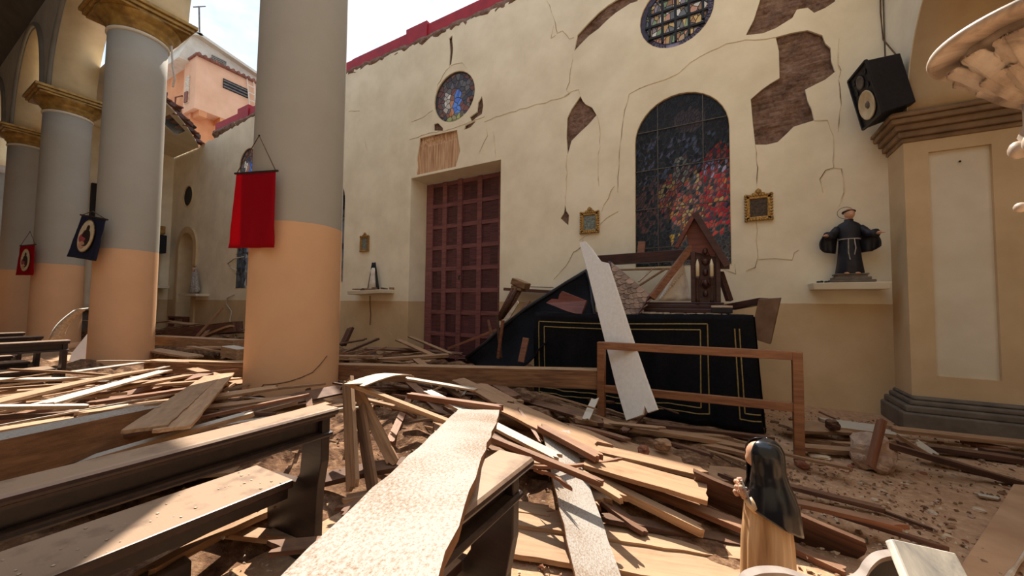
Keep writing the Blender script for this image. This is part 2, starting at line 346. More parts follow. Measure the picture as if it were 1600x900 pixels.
PATCH = {
 'a': [(1190, -8), (1178, 30), (1165, 55), (1192, 52), (1212, 44), (1238, 28), (1245, 15), (1262, 12), (1272, 20), (1290, 12), (1305, 2), (1308, -30), (1255, -60), (1205, -45)],
 'b': [(1212, 58), (1238, 51), (1262, 47), (1285, 55), (1290, 68), (1298, 75), (1299, 95), (1305, 112), (1290, 124), (1258, 140), (1262, 158), (1268, 170), (1272, 188), (1240, 198), (1228, 210), (1215, 222), (1198, 226), (1180, 226), (1176, 190), (1173, 155), (1190, 140), (1204, 130), (1218, 122), (1217, 80)],
 'c': [(897, 80), (900, 66), (902, 55), (920, 35), (935, 20), (950, 8), (975, -8), (994, -14), (999, -8), (996, 2), (985, 5), (962, 20), (948, 32), (935, 45), (920, 56), (910, 66)],
 'd': [(887, 242), (885, 215), (886, 185), (893, 170), (900, 160), (907, 150), (910, 157), (915, 163), (925, 168), (932, 180), (920, 194), (905, 208), (893, 220)],
 'e': [(876, 341), (881, 333), (883, 320), (885, 330), (889, 336), (888, 352), (882, 347)],
 'f': [(650, 276), (652, 262), (651, 250), (654, 232), (656, 216), (676, 211), (695, 207), (714, 203), (716, 218), (719, 235), (715, 250), (712, 261), (690, 268), (672, 271)],
 'g': [(734, 183), (745, 175), (747, 160), (753, 150), (755, 165), (753, 178), (744, 184), (737, 190)],
 'h': [(678, 204), (678, 194), (684, 192), (692, 200), (692, 204)],
 'i': [(725, 203), (727, 196), (740, 190), (744, 189), (735, 199)],
 'j': [(701.5, 104), (703, 80), (701.5, 60), (704, 44), (707, 46), (706.5, 62), (708, 78), (705, 100)],
}
PW = {k: wpx(v) for k, v in PATCH.items()}
PW['f'] = [(x, max(z, 4.88)) for x, z in PW['f']]; PW['j'] = [(x, min(z, 8.2+.02*i)) for i, (x, z) in enumerate(PW['j'])]
PW = {k: [(x, min(z, 8.28)) for x, z in v] for k, v in PW.items()}
def ragged_top(x0, x1, step, f, amp, seed):
    out = []; x = x0
    while x < x1:
        out.append((x, f(x)+amp*nse(x*2.3, seed)+amp*.8*nse(x*7, seed+5))); x += step*(.6+.8*RND.random())
    return out
zt = lambda x: 8.5 if x > -16 else lerp(8.42, 8.15, min(1, (-16-x)/4))
top = ragged_top(-22.15, 2.0, .16, zt, .1, 3)[::-1]
outer = [(-22.2, -.02), (2.05, -.02), (2.05, 8.5)]+top+[(-22.2, 8.1)]
wr = MB().holed([(-22.2, -.02), (2.05, -.02), (2.05, 8.62), (-16.5, 8.62), (-17, 8.4), (-19, 8.3), (-22.2, 8.2)], openings, lambda x, z: (x, D+.1, z), lambda x, z: (x, D+.75, z)).build('wall_right', M['masonry'])
struct(wr, 'long cream and ochre side wall with fallen plaster', None)
MB().holed(outer, openings+[OVAL]+list(PW.values()), lambda x, z: (x, D, z), lambda x, z: (x, D+.035, z)).build('plaster', M['wall'], wr)
# plaster lining of the reveals
def lining(name, poly, d0, d1, t, mat, par, closed=True):
    n = len(poly); cx = sum(p[0] for p in poly)/n; cz = sum(p[1] for p in poly)/n; mb = MB(); rng = range(n) if closed else range(1, n)
    vs = [(x, y, z) for y in (d0, d1) for x, z in poly]+[(lerp(x, cx, t), y, lerp(z, cz, t)) for y in (d0, d1) for x, z in poly]
    fs = []
    for i in rng:
        j = (i+1) % n; a, b, c, d = i, j, n+j, n+i
        fs += [(a, b, c, d), (2*n+a, 2*n+d, 2*n+c, 2*n+b), (a, 2*n+a, 2*n+b, b), (d, c, 2*n+c, 2*n+d)]
    return mb.add(vs, fs).build(name, mat, par)
lining('door_reveal', DOORO, D+.001, D+.75, .004, M['wall'], wr, False)
for w in WIN: lining('window_reveal', arch_poly(*w), D+.002, D+.7, .012, M['reveal'], wr)
for r in ROUND: lining('window_reveal', circ(*r), D+.002, D+.7, .015, M['reveal'], wr)
lining('niche_reveal', NICHE, D-.05, D+1.4, .02, M['reveal'], wr, False)
MB().box(-21.4, -19.4, D+1.4, D+1.5, 0, 5).build('niche_back', M['panelcream'], wr)
# exposed masonry behind the fallen plaster
for k, poly in PW.items():
    x0, x1 = min(p[0] for p in poly)-.06, max(p[0] for p in poly)+.06; z0, z1 = min(p[1] for p in poly)-.06, max(p[1] for p in poly)+.06
    z1 = min(z1, 8.45); st = .028; nx, nz = max(3, int((x1-x0)/st)), max(3, int((z1-z0)/st)); rows = []
    for j in range(nz+1):
        r = []
        for i in range(nx+1):
            x, z = lerp(x0, x1, i/nx), lerp(z0, z1, j/nz)
            if k == 'f' and z < 5.62: y = D+.04+.012*abs(S(x*46))+.006*nse(x*9, z*3)
            else:
                cz = z/.085; row = math.floor(cz); fr = cz-row; bx = (x+.13*(row % 2))/.27; fb = bx-math.floor(bx)
                jt = .007 if (fr < .16 or fb < .07) else 0
                y = D+.058+jt+.012*nse(math.floor(bx)*3.1, row*1.7, 4)+.034*nse(x*3.2, z*4.5, 1)+.022*nse(x*10, z*14, 2)
            r.append((x, max(y, D+.036), z))
        rows.append(r)
    o = MB().sheet(rows).build('exposed_masonry', M['lath'] if k == 'f' else M['masonry'], wr, smooth=(k == 'f'))
    tag(o, 'exposed lath bed above the door' if k == 'f' else 'bare rough masonry where plaster fell')
# cracks: narrow gaps with lifted plaster lips
CR = [[(854, 0), (862, 20), (868, 36), (871, 52), (879, 48), (890, 61), (897, 58)], [(895, 84), (890, 128), (885, 140), (890, 146), (882, 152)],
 [(757, 190), (790, 178), (830, 166), (878, 153), (893, 143), (904, 140), (907, 150)], [(965, 300), (968, 235), (972, 200), (976, 172), (983, 147), (1010, 134), (1040, 124), (1060, 115), (1078, 98), (1110, 80), (1135, 68), (1150, 66), (1165, 62), (1212, 58)],
 [(933, 180), (938, 210), (935, 250), (936, 290)], [(911, 370), (909, 385), (902, 391), (896, 394), (889, 408), (876, 424), (865, 436)], [(1180, 226), (1184, 262), (1182, 292)],
 [(1272, 188), (1293, 188), (1302, 212), (1303, 262), (1290, 266), (1281, 280), (1286, 300)], [(1303, 262), (1315, 264), (1319, 300), (1310, 322)], [(1182, 346), (1181, 375), (1184, 402), (1180, 418), (1165, 423)],
 [(1184, 405), (1210, 404), (1238, 406), (1241, 395), (1248, 390)], [(886, 242), (884, 318)], [(703, 104), (692, 118), (684, 132), (682, 145)], [(704, 103), (722, 98), (730, 108)], [(640, 218), (665, 210), (700, 203), (735, 190), (757, 182)], [(643, 190), (660, 184), (676, 172)],
 [(545, 174), (562, 173)], [(570, 215), (574, 236)], [(760, 200), (762, 212), (748, 240)], [(770, 205), (774, 230), (775, 246)], [(905, 375), (930, 362)], [(960, 290), (940, 330)], [(580, 515), (600, 513), (612, 522)], [(1393, 250), (1394, 380)], [(1310, 205), (1313, 150), (1311, 60)],
 [(865, 40), (861, 60), (868, 55)], [(352, 215), (356, 240), (354, 268)], [(366, 190), (372, 205)], [(930, 355), (966, 330)], [(1130, 420), (1150, 428), (1148, 412)]]
for c in CR:
    p = [V((a, 0, b)) for a, b in wpx(c)]; q = [p[0]]
    for a, b in zip(p, p[1:]):
        n_ = max(1, int((b-a).length/.12))
        for i in range(1, n_+1):
            t = i/n_; w = a.lerp(b, t)
            if i < n_: w += V((RND.uniform(-.018, .018), 0, RND.uniform(-.018, .018)))
            q.append(w)
    mb = MB(); lp = MB(); L = []; Rr = []
    for i, w in enumerate(q):
        d = (q[min(i+1, len(q)-1)]-q[max(i-1, 0)]).normalized(); nn = V((d.z, 0, -d.x)); e = 0 if i in (0, len(q)-1) else RND.uniform(.0015, .008)
        L.append((w.x+nn.x*e, D-.003, w.z+nn.z*e)); Rr.append((w.x-nn.x*e, D-.003, w.z-nn.z*e))
    mb.sheet([L, Rr], V((0, .006, 0))).build('crack', M['crack'], wr)
    lp.tube([(a[0], D-.002, a[2]-.008) for a in Rr], [.0045+.003*RND.random() for _ in Rr], 5).build('plaster_lip', M['lip'], wr)
# broken bed of the roof and the red coping above it
rows = []
for i in range(190):
    x = lerp(-18.6, 2.0, i/189); r = []
    for j in range(8):
        t = j/7; z = lerp(8.34, 8.66, t); y = D+.07-.11*S(t*PI)*(.6+.7*abs(nse(x*2.1, 9)))+.05*nse(x*6, z*9, 2)
        r.append((x, y, z+.05*nse(x*3, 7)))
    rows.append(r)
MB().sheet(rows, V((0, .2, 0))).build('broken_roof_bed', M['masonry'], wr)
cp = MB(); cp.box(-9.9, 2.0, D+.1, D+.75, 8.6, 8.98); cp.box(-7.6, -6.85, D+.06, D+.8, 8.6, 9.06); cp.box(-18.6, -9.9, D+.1, D+.75, 8.58, 8.96); cp.box(-16.7, -15.9, D+.06, D+.8, 8.6, 9.1)
tag(cp.build('coping', M['red'], wr), 'dark red painted coping along the wall top')
# surround of the far arched doorway, blind oval
n = 18; so = [(-20.4+(.725+.27)*Cc(PI*k/n), 3.75+(.725+.27)*S(PI*k/n)) for k in range(n+1)]; si = [(-20.4+.72*Cc(PI*k/n), 3.75+.72*S(PI*k/n)) for k in range(n+1)]
so = [(-19.405, 0)]+so+[(-21.395, 0)]; si = [(-19.68, 0)]+si+[(-21.12, 0)]
MB().sheet([[(x, D-.07, z) for x, z in so], [(x, D-.07, z) for x, z in si]], V((0, .1, 0))).build('niche_surround', M['pilaster'], wr)
ov = MB(); ov.prism(OVAL, lambda x, z: (x, D+.02, z), lambda x, z: (x, D+.09, z)); o = ov.build('blind_oval', M['iron'], wr); tag(o, 'small dark round window high in the far bay')
MB().tube([(x, D-.01, z) for x, z in OVAL]+[(OVAL[0][0], D-.01, OVAL[0][1])], .03, 6).build('oval_rim', M['cream'], wr)

# door
dr = MB(); dx0, dx1, dy = -7.22, -4.46, D+.62
dr.box(dx0, dx1, dy+.05, dy+.12, 0, 4.8)
door = struct(dr.build('door_1', M['doorpanel']), 'tall dark red panelled double door')
xs = [-7.06, -6.58, -6.05, -5.44, -4.80, -4.5]
for i, x in enumerate(xs): MB().box(x-.07 if i else dx0, x+.07 if i < 5 else dx1, dy-.02-(.03 if i == 2 else 0), dy+.05, 0, 4.8).build('stile', M['door'], door, bevel=.008)
zs = [.12]+[.12+.5775*k for k in range(1, 9)]
for z in zs:
    for a, b in zip(xs, xs[1:]): MB().box(a+.065, b-.065, dy-.005, dy+.05, z-.055, z+.055).build('rail', M['door'], door, bevel=.006)
for z0, z1 in zip(zs, zs[1:]):
    for a, b in zip(xs[:-1], xs[1:-1]+[xs[-1]]):
        w = (b-a-.14)/2
        for k in range(2): MB().box(a+.07+k*w+.004, a+.07+(k+1)*w-.004, dy+.035-.03*k, dy+.05, z0+.055, z1-.055).build('panel', M['doorpanel'], door, bevel=.005)
MB().tube([(-6.0, dy-.05, 2.24), (-6.0, dy-.1, 2.2), (-6.0, dy-.09, 2.12)], .012, 6).build('door_handle', M['iron'], door)

# windows with leaded glass
def clip(poly, a, b, c):  # keep a x + b z <= c
    out = []
    for i, p in enumerate(poly):
        q = poly[(i+1) % len(poly)]; dp, dq = a*p[0]+b*p[1]-c, a*q[0]+b*q[1]-c
        if dp <= 0: out.append(p)
        if dp*dq < 0: t = dp/(dp-dq); out.append((lerp(p[0], q[0], t), lerp(p[1], q[1], t)))
    return out
def pane(name, poly, y, cell, colf, par, rnd, stretch=(1, 1), gain=1., ang=None):
    if len(poly) < 3: return
    x0, x1 = min(p[0] for p in poly), max(p[0] for p in poly); z0, z1 = min(p[1] for p in poly), max(p[1] for p in poly)
    if x1-x0 < .02 or z1-z0 < .02: return
    cx, cz = cell*stretch[0], cell*stretch[1]; seeds = []
    ni, nj = max(1, round((x1-x0)/cx)), max(1, round((z1-z0)/cz))
    for i in range(-2, ni+2):
        for j in range(-2, nj+2): seeds.append((x0+(i+.5+rnd.uniform(-.62, .62))*(x1-x0)/ni, z0+(j+.5+rnd.uniform(-.62, .62))*(z1-z0)/nj))
    mb = MB()
    for s in seeds:
        c = poly
        th = (ang(s[0], s[1]) if ang else 0); kx = 3.2 if ang else 0; ex, ez = -S(th), Cc(th)  # metric: pieces drawn out along th
        m11, m12, m22 = 1+kx*ex*ex, kx*ex*ez, 1+kx*ez*ez
        near = sorted(seeds, key=lambda t: (t[0]-s[0])**2+(t[1]-s[1])**2)[1:26]
        for t in near:
            dx, dz = t[0]-s[0], t[1]-s[1]; a, b = m11*dx+m12*dz, m12*dx+m22*dz; mx_, mz_ = (t[0]+s[0])/2, (t[1]+s[1])/2; c = clip(c, a, b, a*mx_+b*mz_)
            if len(c) < 3: break
        if len(c) < 3: continue
        gx, gz = sum(p[0] for p in c)/len(c), sum(p[1] for p in c)/len(c); m = len(c)
        dist = max(.02, min(math.hypot(p[0]-gx, p[1]-gz) for p in c)); t = min(.45, .0065/dist)
        inn = [(lerp(p[0], gx, t), lerp(p[1], gz, t)) for p in c]
        vs = [(p[0], y-.006, p[1]) for p in c]+[(p[0], y, p[1]) for p in inn]
        for k in range(m): mb.add([vs[k], vs[(k+1) % m], vs[m+(k+1) % m], vs[m+k]], [(0, 1, 2, 3)], (.035, .033, .03))
        mb.add(vs[m:], [tuple(range(m))], tuple(c_*gain for c_ in colf(gx, gz, rnd)))
    if mb.f: mb.build(name, M['glass'], par)
def pick(r, L): return L[int(r.random()*len(L)) % len(L)]
def fire_col(u, v, r):  # u,v 0..1 in the arched window
    base = pick(r, [(.035, .04, .055), (.05, .05, .06), (.03, .03, .045), (.07, .07, .08), (.06, .045, .05), (.045, .06, .07)])
    d1 = ((u-.62)/.36)**2+((v-.40)/.17)**2; d2 = ((u-.9)/.2)**2+((v-.42)/.26)**2; d3 = ((u-.2)/.22)**2+((v-.36)/.16)**2; d4 = ((u-.6)/.16)**2+((v-.84)/.07)**2; d5 = ((u-.52)/.1)**2+((v-.56)/.08)**2; d6 = ((u-.47)/.12)**2+((v-.24)/.13)**2; d7 = ((u-.85)/.13)**2+((v-.55)/.05)**2
    if d7 < 1 and r.random() < .6: return pick(r, [(.5, .42, .6), (.36, .3, .48), (.5, .1, .12)])
    if d5 < 1 and r.random() < .7: return pick(r, [(.5, .46, .34), (.36, .3, .24), (.24, .12, .1)])
    if d2 < 1 and r.random() < .75: return pick(r, [(.6, .03, .05), (.45, .02, .04), (.7, .08, .06), (.14, .05, .1), (.5, .12, .1)])
    if d1 < 1 and r.random() < .78: return pick(r, [(.62, .14, .07), (.7, .26, .08), (.55, .08, .07), (.3, .1, .09), (.5, .2, .18), (.16, .07, .06), (.62, .4, .16)])
    if d6 < 1 and r.random() < .5: return pick(r, [(.6, .25, .06), (.62, .36, .06), (.25, .1, .06)])
    if d3 < 1 and r.random() < .55: return pick(r, [(.35, .12, .11), (.26, .12, .11), (.18, .1, .09)])
    if d4 < 1: return pick(r, [(.2, .13, .13), (.16, .1, .11)])
    if .5 < v < .78 and r.random() < .22: return pick(r, [(.16, .2, .3), (.22, .2, .28), (.12, .14, .2)])
    return base
GD = .42
for wi, (xc, w, z0, zsp) in enumerate(WIN):
    r = random.Random(50+wi); P = arch_poly(xc, w-.01, z0, zsp); gy = D+.05
    wt = MB(); hl = w/2
    gx = [xc-hl, -1.06 if wi == 0 else xc-.38, -.31 if wi == 0 else xc+.37, xc+hl]; gz = [z0, 2.57, 3.30, 4.03, 4.765, 5.5]
    for t in gx[1:3]: wt.box(t-.007, t+.007, gy-.03, gy-.008, z0, zsp+math.sqrt(max(0, hl*hl-(t-xc)**2)))
    for t in gz[1:-1]:
        e = hl if t < zsp else math.sqrt(max(0, hl*hl-(t-zsp)**2)); wt.box(xc-e, xc+e, gy-.032, gy-.01, t-.007, t+.007)
    win = struct(wt.build('window_%d' % (wi+1), M['lead']), ['tall round-headed stained glass window of red flames on dark glass', 'round-headed leaded window half hidden by the nearest column', 'far round-headed leaded window behind the red banner'][wi])
    for a, b in zip(gx, gx[1:]):
        for c, d in zip(gz, gz[1:]):
            q = clip(clip(clip(clip(P, 1, 0, b), -1, 0, -a), 0, 1, d), 0, -1, -c)
            cf = (lambda x, z, rr: fire_col((x-xc)/w+.5, (z-z0)/(zsp+hl-z0), rr)) if wi == 0 else (lambda x, z, rr: pick(rr, [(.1, .1, .11), (.2, .19, .18), (.05, .05, .06), (.26, .25, .24), (.13, .15, .18)]))
            pane('pane', q, gy, .062 if wi == 0 else .16, cf, win, r, (1, 1) if wi == 0 else (.6, 1.6), .25, (lambda x, z: 1.05) if wi == 0 else None)
for ri, (xc, zc, rr_) in enumerate(ROUND):
    r = random.Random(80+ri); gy = D+.06; fr = MB(); rim = .1 if ri == 0 else .02
    ri_ = rr_-rim-.005; n = 32
    fr.sheet([[(xc+(rr_-.004)*Cc(2*PI*k/n), gy-.03, zc+(rr_-.004)*S(2*PI*k/n)) for k in range(n+1)], [(xc+ri_*Cc(2*PI*k/n), gy-.03, zc+ri_*S(2*PI*k/n)) for k in range(n+1)]], V((0, .05, 0)))
    win = struct(fr.build('window_%d' % (ri+4), M['purple'] if ri == 0 else M['lead']), ['round stained glass window with iron grid and purple rim', 'round stained glass window with robed figures above the door', 'round window hidden behind the nearest column', 'far round window above the red banner'][ri])
    circle = circ(xc, zc, ri_, 32)
    if ri == 0:
        g = [k*.225 for k in (-2, -1, 0, 1, 2)]
        for t in g:
            e = math.sqrt(max(0, ri_**2-t*t))
            if e > .1:
                MB().box(xc+t-.022, xc+t+.022, gy-.08, gy-.035, zc-e, zc+e).build('grid_bar', M['iron'], win)
                MB().box(xc-e, xc+e, gy-.085, gy-.04, zc+t-.12-.018, zc+t-.12+.018).build('grid_bar', M['iron'], win) if abs(t-.12) < .5 else None
        gg = [-1]+g+[1]
        cf = lambda x, z, q: pick(q, [(.5, .34, .16), (.42, .3, .2), (.16, .17, .18), (.55, .3, .22), (.3, .26, .3), (.7, .68, .62), (.12, .14, .13), (.6, .44, .2), (.24, .34, .2), (.34, .2, .12)])
        for a, b in zip(gg, gg[1:]):
            for c, d in zip(gg, gg[1:]):
                pane('pane', clip(clip(clip(clip(circle, 1, 0, xc+b), -1, 0, -xc-a), 0, 1, zc+d-.12), 0, -1, -(zc+c-.12)), gy, .1, cf, win, r, (.9, 1.1), 1., lambda x, z: 1.3)
        for k in range(26):  # worn lettering round the rim
            a = -2.3+k*.095; rm = rr_-.055; c0 = V((xc+rm*Cc(a), gy-.036, zc+rm*S(a))); d_ = V((Cc(a), 0, S(a))); t_ = V((-S(a), 0, Cc(a)))
            m2 = MB(); m2.obox(c0-t_*.012, d_*.024, V((0, .004, 0)), t_*.004)
            m2.obox(c0+d_*(.02*(1 if k % 3 else -1)), d_*.005, V((0, .004, 0)), t_*.014)
            if k % 2: m2.obox(c0+t_*.012, d_*.024, V((0, .004, 0)), t_*.004)
            m2.build('rim_letter', M['mark'], win)
        MB().box(xc-.16, xc+.05, gy-.042, gy-.032, zc-.615, zc-.555).build('rim_plaque', M['mark'], win)
    else:
        def cf(x, z, q, xc=xc, zc=zc):
            u, v = (x-xc)/rr_, (z-zc)/rr_
            if abs(u-.12) < .14 and -.6 < v < .2: return pick(q, [(.08, .16, .5), (.1, .22, .6)])
            if abs(u+.12) < .12 and -.7 < v < 0: return pick(q, [(.45, .16, .08), (.4, .2, .12)])
            if abs(u+.42) < .16 and -.4 < v < .25: return pick(q, [(.6, .58, .5), (.4, .38, .34)])
            if v < -.75: return pick(q, [(.3, .34, .16), (.26, .26, .16)])
            return pick(q, [(.08, .08, .1), (.12, .1, .1), (.16, .08, .08), (.06, .07, .1), (.14, .14, .15), (.22, .12, .1)])
        pane('pane', circle, gy, .12, cf, win, r, (.8, 1.2))

# far end wall of the aisle, with the side altar seen between the columns
we = MB(); we.box(-22.6, -22.2, 4.4, D+.75, 0, 8.6); we = struct(we.build('wall_end', M['wall']))
MB().box(-22.2, -22.1, 4.6, 6.9, 0, 1.1).build('plinth', M['stonebase'], we)
MB().box(-22.2, -22.02, 4.7, 6.7, 2.3, 6.2).build('altar_recess_shade', M['dark'], we)  # solid dark block, its colour stands in for a shaded opening
MB().box(-22.2, -21.9, 4.5, 7.0, 4.5, 4.85).build('entablature', M['gold'], we, bevel=.03)
for y in (4.75, 6.75):
    MB().lathe([(.14, 1.1), (.12, 1.4), (.12, 4.1), (.2, 4.5)], (-22.0, y, 0), 16).build('altar_column', M['panelcream'], we, True)
    MB().lathe([(.12, 4.0), (.17, 4.2), (.21, 4.48), (.21, 4.5)], (-22.0, y, 0), 16).build('altar_capital', M['gold'], we, True)

# nave arcade: columns, arches and the wall above
CX = [-5.38, -11.27, -17.75, -22.75]; CY = 3.2; CR_ = [.59, .51, .535, .53]; ZN = 7.12
names = ['nearest round column, cream over peach, the red banner hung on it', 'second round column with gilt capital and the navy banner', 'third round column with gilt capital and the small red banner', 'farthest round column with gilt capital at the left edge']
for i, (x, r) in enumerate(zip(CX, CR_)):
    CY, ZN = (2.98, 7.2) if i == 1 else (3.2, 7.12)
    c = thing('column', names[i], 'column', (x, CY, 0), 'arcade columns')
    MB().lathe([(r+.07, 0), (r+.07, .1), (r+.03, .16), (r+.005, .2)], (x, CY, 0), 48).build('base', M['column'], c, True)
    if i == 0:
        pts_ = []
        for qx, qy in ((385, 622), (402, 612), (412, 601), (432, 600), (452, 596), (470, 590), (488, 582), (500, 570), (511, 556)):
            d_ = ray(qx, qy); ox, oy = -x, -CY; A_ = d_.x**2+d_.y**2; B_ = 2*(d_.x*ox+d_.y*oy); C_ = ox*ox+oy*oy-(r+.002)**2; t_ = (-B_-math.sqrt(max(0, B_*B_-4*A_*C_)))/(2*A_); pts_.append(CAM+d_*t_)
        MB().tube(pts_, .007, 5).build('crack', M['crack'], c)
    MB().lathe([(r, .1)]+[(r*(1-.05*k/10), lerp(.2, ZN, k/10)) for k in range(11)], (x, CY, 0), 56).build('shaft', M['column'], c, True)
    rt = r*.95
    MB().lathe([(rt, ZN-.02), (rt+.03, ZN), (rt+.03, ZN+.04), (rt, ZN+.06)], (x, CY, 0), 48).build('neck_ring', M['panelcream'], c, True)
    MB().lathe([(rt, ZN+.05), (rt+.02, ZN+.1), (rt+.03, ZN+.16), (rt+.07, ZN+.19), (rt+.07, ZN+.22), (rt+.1, ZN+.26), (rt+.16, ZN+.3), (rt+.2, ZN+.36), (rt+.21, ZN+.4)], (x, CY, 0), 48).build('capital', M['gold'], c, True)
    a = MB(); h = rt+.24
    for hh, za, zb in ((h-.05, .38, .44), (h, .44, .52), (h+.05, .52, .6)): a.box(x-hh, x+hh, CY-hh, CY+hh, ZN+za, ZN+zb)
    a.build('abacus', M['gold'], c, bevel=.012)
CY, ZN = 3.2, 7.12; ZS = ZN+.6
pts = []
edges = [(-30.2, -23.9)]+[(CX[i+1]+.5, CX[i]-.5) for i in (2, 1, 0)]
loop = [(-31, 11.0), (-31, ZS)]
for a, b in [(-29.2, -23.9)]+[(CX[3]+.5, CX[2]-.5), (CX[2]+.5, CX[1]-.5), (CX[1]+.5, CX[0]-.5), (CX[0]+.5, 1.95)]:
    xc, rr_ = (a+b)/2, (b-a)/2; loop.append((a, ZS))
    for k in range(1, 24): t = PI-PI*k/24; loop.append((xc+rr_*Cc(t), ZS+2.85*S(t)))
    loop.append((b, ZS))
loop += [(3.1, ZS), (3.1, 11.0)]
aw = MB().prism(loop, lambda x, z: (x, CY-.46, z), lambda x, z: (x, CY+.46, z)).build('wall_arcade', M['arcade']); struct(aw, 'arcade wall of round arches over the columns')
for a, b in [(-29.2, -23.9), (CX[3]+.5, CX[2]-.5), (CX[2]+.5, CX[1]-.5), (CX[1]+.5, CX[0]-.5), (CX[0]+.5, 1.95)]:
    xc, rr_ = (a+b)/2, (b-a)/2; A = [PI-PI*k/28 for k in range(29)]
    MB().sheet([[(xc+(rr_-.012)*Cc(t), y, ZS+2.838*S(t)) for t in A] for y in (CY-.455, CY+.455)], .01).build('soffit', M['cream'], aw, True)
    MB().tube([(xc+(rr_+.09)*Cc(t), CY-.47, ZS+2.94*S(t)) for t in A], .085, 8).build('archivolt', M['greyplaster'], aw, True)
# nave shell on the far left and behind the camera
nv = []
for i in range(17):
    t = PI*i/16; nv.append([(x, -1.4+4.5*Cc(t), 10.95+2.4*S(t)) for x in (-31, -26, -21, -16, -12, -8.5)])
struct(MB().sheet(nv, .15).build('ceiling', M['vault'], None, True), 'dim grey barrel vault over the nave')
struct(MB().box(-31.4, -31, -6.4, 3.7, 0, 15).build('wall_back', M['greyplaster']))
struct(MB().box(-31, 9, -6.4, -6.0, 0, 11.5).build('wall_left', M['greyplaster']))
struct(MB().box(8.6, 9, -6, 9, 0, 11.5).build('wall_front', M['greyplaster']))

# pilaster, cross arch and pier on the right
PX0, PX1, PY = 2.05, 3.1, 6.74
p = thing('pilaster', 'ochre pilaster with a long sunken cream panel beside the wall', 'pilaster', (2.5, 7.0, 0))
MB().holed([(PX0, .3), (PX1, .3), (PX1, 3.75), (PX0, 3.75)], [[(2.28, .66), (2.82, .66), (2.82, 3.5), (2.28, 3.5)]], lambda x, z: (x, PY, z), lambda x, z: (x, PY+.05, z)).build('face', M['pilaster'], p)
MB().box(2.28, 2.82, PY+.045, PY+.06, .66, 3.5).build('sunken_panel', M['panelcream'], p)
MB().box(PX0, PX1, PY+.05, D+.3, .3, 3.75).build('body', M['pilaster'], p)
q = MB()
for e, a, b in ((.02, 3.66, 3.72), (.06, 3.72, 3.8), (.10, 3.8, 3.88), (.15, 3.88, 3.95), (.18, 3.95, 4.0), (.15, 4.0, 4.03)): q.box(PX0-e, PX1+e, PY-e, D+.3, a, b)
q.build('cornice', M['cornice'], p, bevel=.015)
q = MB()
for e, a, b in ((.16, 0, .22), (.12, .22, .3), (.07, .3, .36), (.03, .36, .4)): q.box(PX0-e, PX1+.6, PY-e-.08, D+.3, a, b)
q.build('base', M['stonebase'], p, bevel=.03)
MB().ball(onY(1500, 252, PY+.03), .012).build('nail', M['iron'], p)
ym, R_ = 5.19, 1.46; A = [PI*k/24 for k in range(25)]
loop = [(ym+R_*Cc(t), 4.03+R_*S(t)) for t in A]; loop = [(D+.3, 4.03)]+loop+[(2.9, 4.03), (2.9, 9.6), (D+.3, 9.6)]
ca = MB().prism(loop, lambda y, z: (PX0+.02, y, z), lambda y, z: (PX1, y, z)).build('wall_cross_arch', M['wall']); struct(ca, 'cross arch over the aisle springing from the pilaster')
MB().sheet([[(x, ym+(R_-.006)*Cc(t), 4.03+(R_-.006)*S(t)) for t in A] for x in (PX0+.03, PX1-.01)], .005).build('soffit', M['pilaster'], ca, True)
struct(MB().box(PX0, PX1, 2.9, 3.73, 0, 4.03).build('wall_pier', M['pilaster']))
ws = MB(); ws.box(3.1, 8.6, D+.5, D+.9, 0, 8.5); struct(ws.build('wall_chapel', M['dark']))  # wall coloured dark to stand in for the shade of the roofed bay
struct(MB().box(3.1, 8.6, 3.0, D+.9, 8.4, 8.6).build('ceiling_chapel', M['greyplaster']))
# what is left of the aisle ceiling at the far end
cr = thing('ceiling_remnant', 'hanging remnant of the aisle ceiling with broken timber edge', 'ceiling', (-21, 5.2, 8.1))
edge = []
z_c = lambda y: lerp(8.75, 8.12, (y-3.6)/3.7)
ed = [(-15.4, 3.65), (-16.3, 4.4), (-16.9, 5.1), (-17.5, 5.7), (-18.3, 6.35), (-19.1, 6.9), (-19.7, 7.25)]
poly = [(-22.2, 7.25), (-22.2, 3.65)]+ed
hole = [(-18.75, 5.6), (-17.85, 5.65), (-18.7, 6.45), (-19.6, 6.45)]
MB().holed(poly, [hole], lambda x, y: (x, y, z_c(y)), lambda x, y: (x, y, z_c(y)+.05)).build('ceiling_board', M['panelcream'], cr)
MB().prism([(-19.6, 5.2), (-17.6, 5.3), (-18.6, 6.75), (-20.6, 6.7)], lambda x, y: (x, y, z_c(y)+.3), lambda x, y: (x, y, z_c(y)+.35)).build('loft_shade_board', M['dark'], cr)  # dark sheet over the hole, its colour stands in for shade in the loft
for k, (x, y) in enumerate(ed[:-1]):
    b = ed[k+1]; MB().bar((x-.1, y, z_c(y)+.12), (b[0]+.1, b[1]+.1, z_c(b[1])+.14), .1, .16).build('rafter', M['D'], cr)
for k in range(14):
    y = lerp(3.8, 7.1, k/13); x = lerp(-15.5, -19.5, k/13)+.3*RND.random(); MB().bar((x-.9, y, z_c(y)+.2), (x+RND.uniform(-.1, .5), y+RND.uniform(-.15, .15), z_c(y)+.22+RND.uniform(-.2, .1)), .16, .04).build('broken_tile', M['rooftile'], cr)
# ================================================================== THINGS ON WALLS AND COLUMNS
def copy_tree(o, par=None):
    c = o.copy(); COL.objects.link(c)
    if par: c.parent = par
    for ch in list(o.children): copy_tree(ch, c)
    return c
